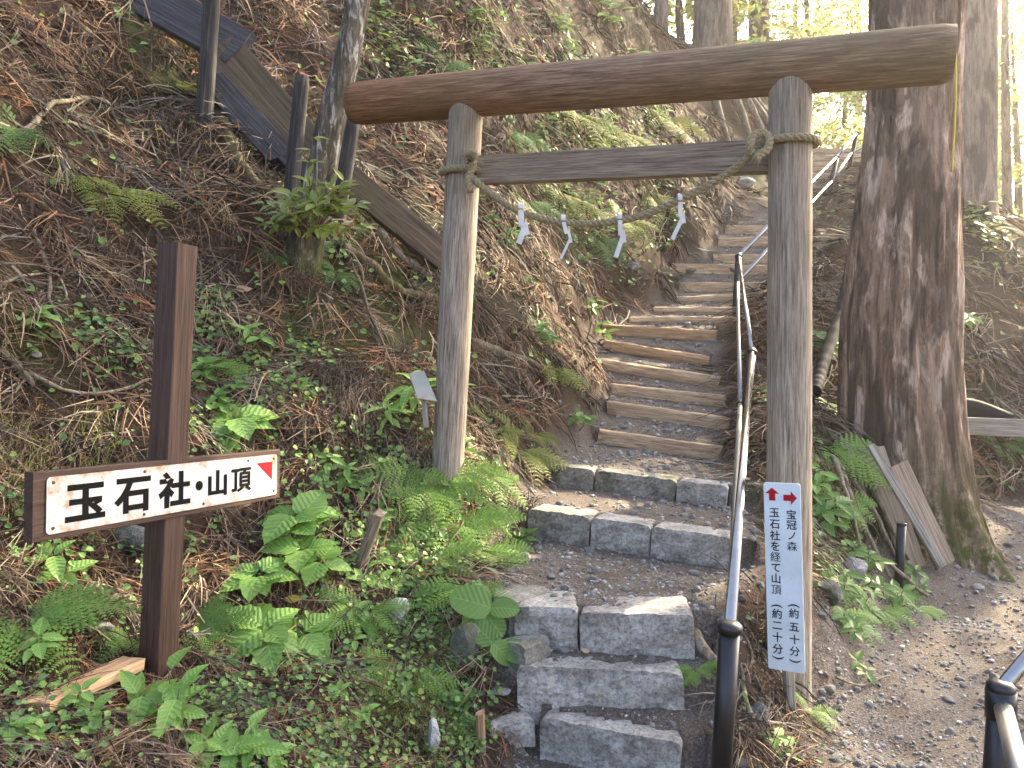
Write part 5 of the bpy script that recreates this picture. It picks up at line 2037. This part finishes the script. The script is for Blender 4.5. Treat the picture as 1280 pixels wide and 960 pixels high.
fern('sunlit fern hanging behind the tie beam\'s middle', 770, 165, 1.0, 7, 'yellow', GF, F_, .3)
fern('bright fern under the tie beam\'s left half', 700, 240, .75, 7, 'yellow', GF, F_, .4)
fern('fern right of the third paper streamer', 812, 245, .7, 6, 'yellow', GF, F_, .4)
fern('fern above the tie beam near the right post', 830, 150, .9, 6, 'yellow', GF, F_, .3)
fern('dark fern in the bank left of the tie beam\'s middle', 645, 165, .6, 6, 'dark', GF, F_, .3)
fern('slim fern beside the charred stake at upper left', 245, 122, .32, 4, 'yellow', GF, (-140, -20), 1.0)
fern('fern low between the paper streamers', 745, 300, .55, 6, 'dark', GF, F_, .3)
fern('fern high on the bank above the beam\'s left half', 560, 75, .6, 6, 'dark', GF, F_, .3)
fern('fern high on the bank above the beam\'s middle', 720, 70, .8, 6, 'dark', GF, F_, .3)
fern('small fern by the curved mossy dead trunk', 345, 320, .2, 5, 'dark', GF, F_)
fern('pale fern right of the signpost top', 265, 455, .24, 6, 'bright', GF, F_, .4)
fern('low dark fern at left edge above the sign', 35, 640, .22, 6, 'dark', GF, F_)
fern('fern among leaves below the stub post', 1100, 765, .22, 6, 'bright', GF, F_, .4)
fern('fern on the gravel edge under the leaning boards', 1145, 760, .24, 6, 'bright', GF, F_, .4)
fern('grey green fern on the bank right of the big cedar', 1215, 590, .35, 6, 'dark', GF, F_, .4)

for lab, px, py, L, k in (
    ('bright fern left of the yellow sunlit fern', 605, 595, .3, 'bright'),
    ('bright fern above the mossy kerb stone', 585, 640, .3, 'bright'),
    ('mid green fern right of the broken stake', 500, 665, .27, 'bright'),
    ('bright fern midway between white rock and torii post', 535, 705, .26, 'bright'),
    ('small fern left of the pale white rock', 455, 770, .2, 'bright'),
    ('fern among grass below the pale white rock', 505, 850, .2, 'bright'),
    ('fern overhanging the lowest stone chip left of the steps', 585, 745, .22, 'bright'),
    ('fern in the shade left of the lush fern', 470, 590, .24, 'dark'),
    ('fern at the foot of the shrub on the left bank', 420, 345, .24, 'dark'),
    ('fern right of the lush ferns under the torii post', 615, 540, .3, 'yellow'),
    ('fern on the mossy hump beside the fourth timber step', 690, 460, .34, 'yellow'),
    ('fern behind the first paper streamer', 655, 255, .5, 'dark'),
    ('fern behind the third paper streamer', 780, 280, .6, 'yellow'),
    ('fern high on the bank between beam and tie beam', 720, 145, .75, 'yellow'),
    ('fern on the bank just above the top beam\'s middle', 655, 85, .6, 'dark'),
    ('fern at the foot of the ridge roots', 850, 195, .6, 'dark'),
    ('fern beside the boulders behind the white sign', 1050, 765, .28, 'bright'),
    ('fern left of the leaning boards above the pile', 1045, 620, .4, 'bright'),
):
    fern(lab, px, py, L, 7, k, GF, F_, .45)

# broad leaved plants
herb('large leaved plant right of the sign board\'s end', 362, 668, 'big', .115, 2, .12, 5, GH, .06)
herb('large leaved plant hanging mid way down right of the sign', 392, 720, 'big', .095, 2, .10, 4, GH, .06)
herb('large leaved cluster below the sign\'s right end', 330, 735, 'big', .09, 2, .10, 5, GH, .05)
herb('broad bright cluster near bottom centre of the left bank', 330, 810, 'big', .105, 2, .10, 5, GH, .07)
herb('broad leaves right of the bottom bright cluster', 380, 805, 'big', .085, 2, .09, 4, GH, .07)
herb('five leaved plant above the sign board\'s right end', 300, 548, 'big', .11, 2, .12, 5, GH, .06)
herb('leafy sprout growing at the signpost foot', 190, 895, 'oval', .085, 4, .14, 5, GH, .09, False)
herb('low leafy sprout right of the signpost foot', 262, 938, 'oval', .065, 4, .08, 4, GH, .1)
herb('leafy sprout at the bottom edge left of centre', 330, 945, 'oval', .065, 4, .08, 4, GH, .1)
herb('small sprout beside the split board at lower left', 95, 905, 'oval', .05, 2, .09, 4, GH, .05)
herb('three leaved sprout in the bottom left corner', 20, 935, 'oval', .05, 2, .07, 4, GH, .04)
herb('small bright seedling left of the signpost near the fern', 50, 835, 'oval', .055, 2, .09, 4, GH, .04)
herb('plant with broad leaves at left behind the big fern', 75, 735, 'oval', .08, 2, .12, 4, GH, .06)
herb('small plant between signpost and the large leaves', 285, 840, 'mid', .04, 3, .05, 5, GH, .05)
herb('leafy mound right of the signpost\'s upper half', 250, 470, 'mid', .065, 7, .10, 5, GH, .17)
herb('second leafy mound lower right of the signpost top', 265, 505, 'mid', .06, 6, .09, 5, GH, .15)
herb('light sprig of leaves right of the leafy mound', 315, 440, 'oval', .055, 3, .10, 4, GH, .07)
herb('pale sprig left of the slim dark stem', 375, 495, 'oval', .05, 4, .08, 4, GH, .09)
herb('small leaves at the left edge mid bank', 40, 398, 'oval', .06, 3, .06, 4, GH, .06)
herb('dark creeping leaves left of the signpost at sign height', 145, 452, 'mid', .045, 4, .04, 4, GH, .1)
herb('sprig of green leaves left of the signpost top', 60, 445, 'mid', .04, 4, .04, 4, GH, .1)
herb('tall drooping long leaves in front of the small plaque', 520, 520, 'long', .14, 2, .22, 6, GH, .05)
herb('long leaves crossing the left torii post', 560, 510, 'long', .12, 1, .22, 5, GH)
herb('long pointed leaves low on the left torii post', 575, 575, 'long', .12, 1, .12, 3, GH)
herb('long leaved plant left of the plaque', 490, 540, 'long', .10, 2, .12, 5, GH, .05)
herb('heart leaved plant beside the third granite step', 602, 790, 'heart', .13, 3, .14, 2, GH, .05, face=(.1, -.75, .6))
herb('round leaved plant low beside the second granite step', 625, 828, 'heart', .10, 2, .08, 2, GH, .04, face=(.1, -.75, .6))
herb('dark leaves under the bank beside the lowest step', 565, 890, 'mid', .05, 5, .06, 5, GH, .09)
herb('dark clump of leaves above the mossy kerb stone', 640, 680, 'mid', .05, 6, .07, 5, GH, .1)
herb('bright leaves near the broken stake', 430, 610, 'oval', .055, 5, .07, 5, GH, .13)
herb('mid bank leaves below the broken stake', 470, 735, 'oval', .05, 5, .07, 5, GH, .13)
herb('leaf mound above the broken stake', 480, 660, 'mid', .05, 6, .08, 5, GH, .14)
herb('pale leaves left below the white rock', 450, 790, 'oval', .045, 5, .06, 5, GH, .12)
herb('low leaves on the bank below the white rock', 475, 850, 'oval', .045, 5, .06, 5, GH, .13)
herb('leaves in the lowest middle of the left bank', 420, 905, 'oval', .04, 5, .06, 5, GH, .13)
herb('bushy leaves behind the white sign\'s upper half', 1030, 650, 'mid', .11, 4, .14, 5, GH, .12)
herb('yellowish leaves behind the right torii post', 1025, 620, 'oval', .09, 3, .12, 5, GH, .1)
herb('low nettle like leaves around the stub post', 1095, 735, 'mid', .075, 7, .10, 5, GH, .2)
herb('low nettle like leaves left of the stub post', 1065, 755, 'mid', .07, 7, .10, 5, GH, .2)
herb('low nettle like leaves right of the stub post', 1140, 742, 'mid', .07, 6, .09, 5, GH, .18)
herb('low leaves at the gravel edge below the boulders', 1060, 795, 'mid', .055, 5, .07, 5, GH, .13)
herb('small seedling on the gravel path', 1075, 838, 'mid', .05, 2, .06, 4, GH, .04)
herb('small seedling at the white sign stake', 968, 935, 'oval', .045, 2, .05, 4, GH, .03)
herb('small leafy sprig left of the top granite step', 712, 510, 'mid', .09, 3, .10, 5, GH, .1)
herb('sunlit tuft of leaves beside the third timber step', 745, 415, 'oval', .10, 4, .12, 5, GH, .14)
herb('sunlit leaves on the mossy hump left of timber steps', 672, 420, 'mid', .08, 4, .1, 5, GH, .12)
herb('glossy sprigs low on the hillside right of the second cedar', 1215, 292, 'glossy', .16, 9, .3, 6, GH, .5, False)
herb('pale sprigs beside the old cedar\'s right edge', 1200, 415, 'mid', .14, 4, .15, 5, GH, .2)
herb('leafy sprig on the bank above the top beam near the ridge', 760, 40, 'oval', .2, 6, .4, 6, GH, .5, False)
herb('leafy bush on the ridge beside the thick trunk', 940, 95, 'oval', .22, 10, .8, 8, GH, .8, False)
herb('dark leaves between right torii post and drain pipe', 1030, 440, 'mid', .12, 5, .14, 5, GH, .2)

for lab, px, py, kind, sz, st in (
    ('low green bush behind the tie beam left of its middle', 690, 185, 'mid', .10, 9),
    ('yellowish bush behind the tie beam\'s middle', 745, 155, 'oval', .11, 9),
    ('leafy bush under the tie beam between the streamers', 740, 262, 'mid', .10, 8),
    ('dark bush on the bank between beam and tie beam at left', 630, 150, 'mid', .09, 8),
    ('bright bush just under the top beam near the right post', 820, 140, 'oval', .12, 9),
    ('dark bush at the foot of the bank behind the fourth streamer', 825, 290, 'mid', .09, 7),
    ('green bush above the top beam left of its middle', 600, 40, 'mid', .10, 9),
    ('green bush high on the bank above the top beam\'s middle', 700, 45, 'mid', .12, 9),
    ('dark bush beside the charred planks at the top edge', 480, 60, 'mid', .09, 8),
    ('bush low on the bank right behind the left torii post', 625, 290, 'mid', .08, 7),
):
    herb(lab, px, py, kind, sz, st, .2, 6, GH, .4, False, 'low_bush', 'bush')

# glossy shrub at the leaning tree's foot
sb = P(392, 290, 4.62)
shrub = thing('glossy_shrub', 'glossy yellow green shrub at the foot of the leaning tree', 'shrub', sb)
for i in range(28):
    a = random.uniform(-3.1, .0)
    e = random.uniform(-.35, .75)
    d = unit(np.array([math.cos(a) * 1.0, math.sin(a) * .45, e]))
    L = random.uniform(.14, .33)
    tip = sb + d * L + [0, 0, .06]
    path = smooth_path([sb + [0, .03, -.02], sb + d * L * .55 + [0, 0, .05], tip], 8)
    stem_part(shrub, path, .004, .002, M_brownstem)
    for k in range(8):
        u = unit(np.array([random.uniform(-.4, .4), -.6, .8]))
        az = k * 2.4 + i
        e1 = unit(np.cross(u, [0, 1, .01])); e2 = np.cross(u, e1)
        put_leaf(shrub, 'glossy', path[7 - (k // 2)], e1 * math.cos(az) + e2 * math.sin(az) + d * .5, u, random.uniform(.06, .11))
path = smooth_path([P(400, 250, 4.55), P(392, 225, 4.52), P(390, 172, 4.5)], 8)
stem_part(shrub, path, .004, .002, M_brownstem)
for k in range(9):
    az = k * .7
    put_leaf(shrub, 'glossy', path[7 - k // 3], (math.cos(az), math.sin(az) * .5, .1), (0, -.5, .9), .085)

# single fallen leaves
for lab, px, py, kind, s in (
    ('yellow fallen leaf between the large leaved plants', 352, 762, 'dry', .075),
    ('yellow curled leaf at the bottom edge of the left bank', 372, 935, 'dry', .06),
    ('large pale tan leaf lying on sunlit litter', 290, 372, 'tan', .10),
    ('pale tan leaf below the large tan leaf', 255, 402, 'tan', .08),
    ('small reddish brown leaf on the second granite step', 737, 832, 'tan', .045),
    ('pale leaf lying high on the upper left litter', 90, 58, 'tan', .13),
):
    p = hit(px, py) + [0, 0, .025]
    d = np.array([math.cos(px), math.sin(px) * .5, 0])
    o = link('fallen_leaf', LEAVES[kind][0], orient(p, d, unit(Gn(np.array(p[0]), np.array(p[1])) + [0, -.4, .2])) @ Matrix.Diagonal((s, s, s, 1)))
    tag(o, lab, 'leaf', 'single fallen leaves')

# ------------------------------------------------------------------ hazy forest air
hm = bpy.data.materials.new('thin sunlit haze')
hm.use_nodes = True
ht = hm.node_tree
ht.nodes.remove(ht.nodes['Principled BSDF'])
pv = ht.nodes.new('ShaderNodeVolumePrincipled')
pv.inputs['Color'].default_value = (.95, .93, .88, 1)
pv.inputs['Density'].default_value = .0019
pv.inputs['Anisotropy'].default_value = .65
ht.links.new(pv.outputs[0], ht.nodes['Material Output'].inputs['Volume'])
bmh = bmesh.new()
bmesh.ops.create_cube(bmh, size=1)
meh = bpy.data.meshes.new('haze')
bmh.to_mesh(meh)
bmh.free()
meh.materials.append(hm)
hz = link('haze', meh, Matrix.Translation((0, 100, 16)) @ Matrix.Diagonal((1000, 1000, 60, 1)))
tag(hz, 'thin pale sunlit haze hanging in the forest air', 'haze', None, 'stuff')
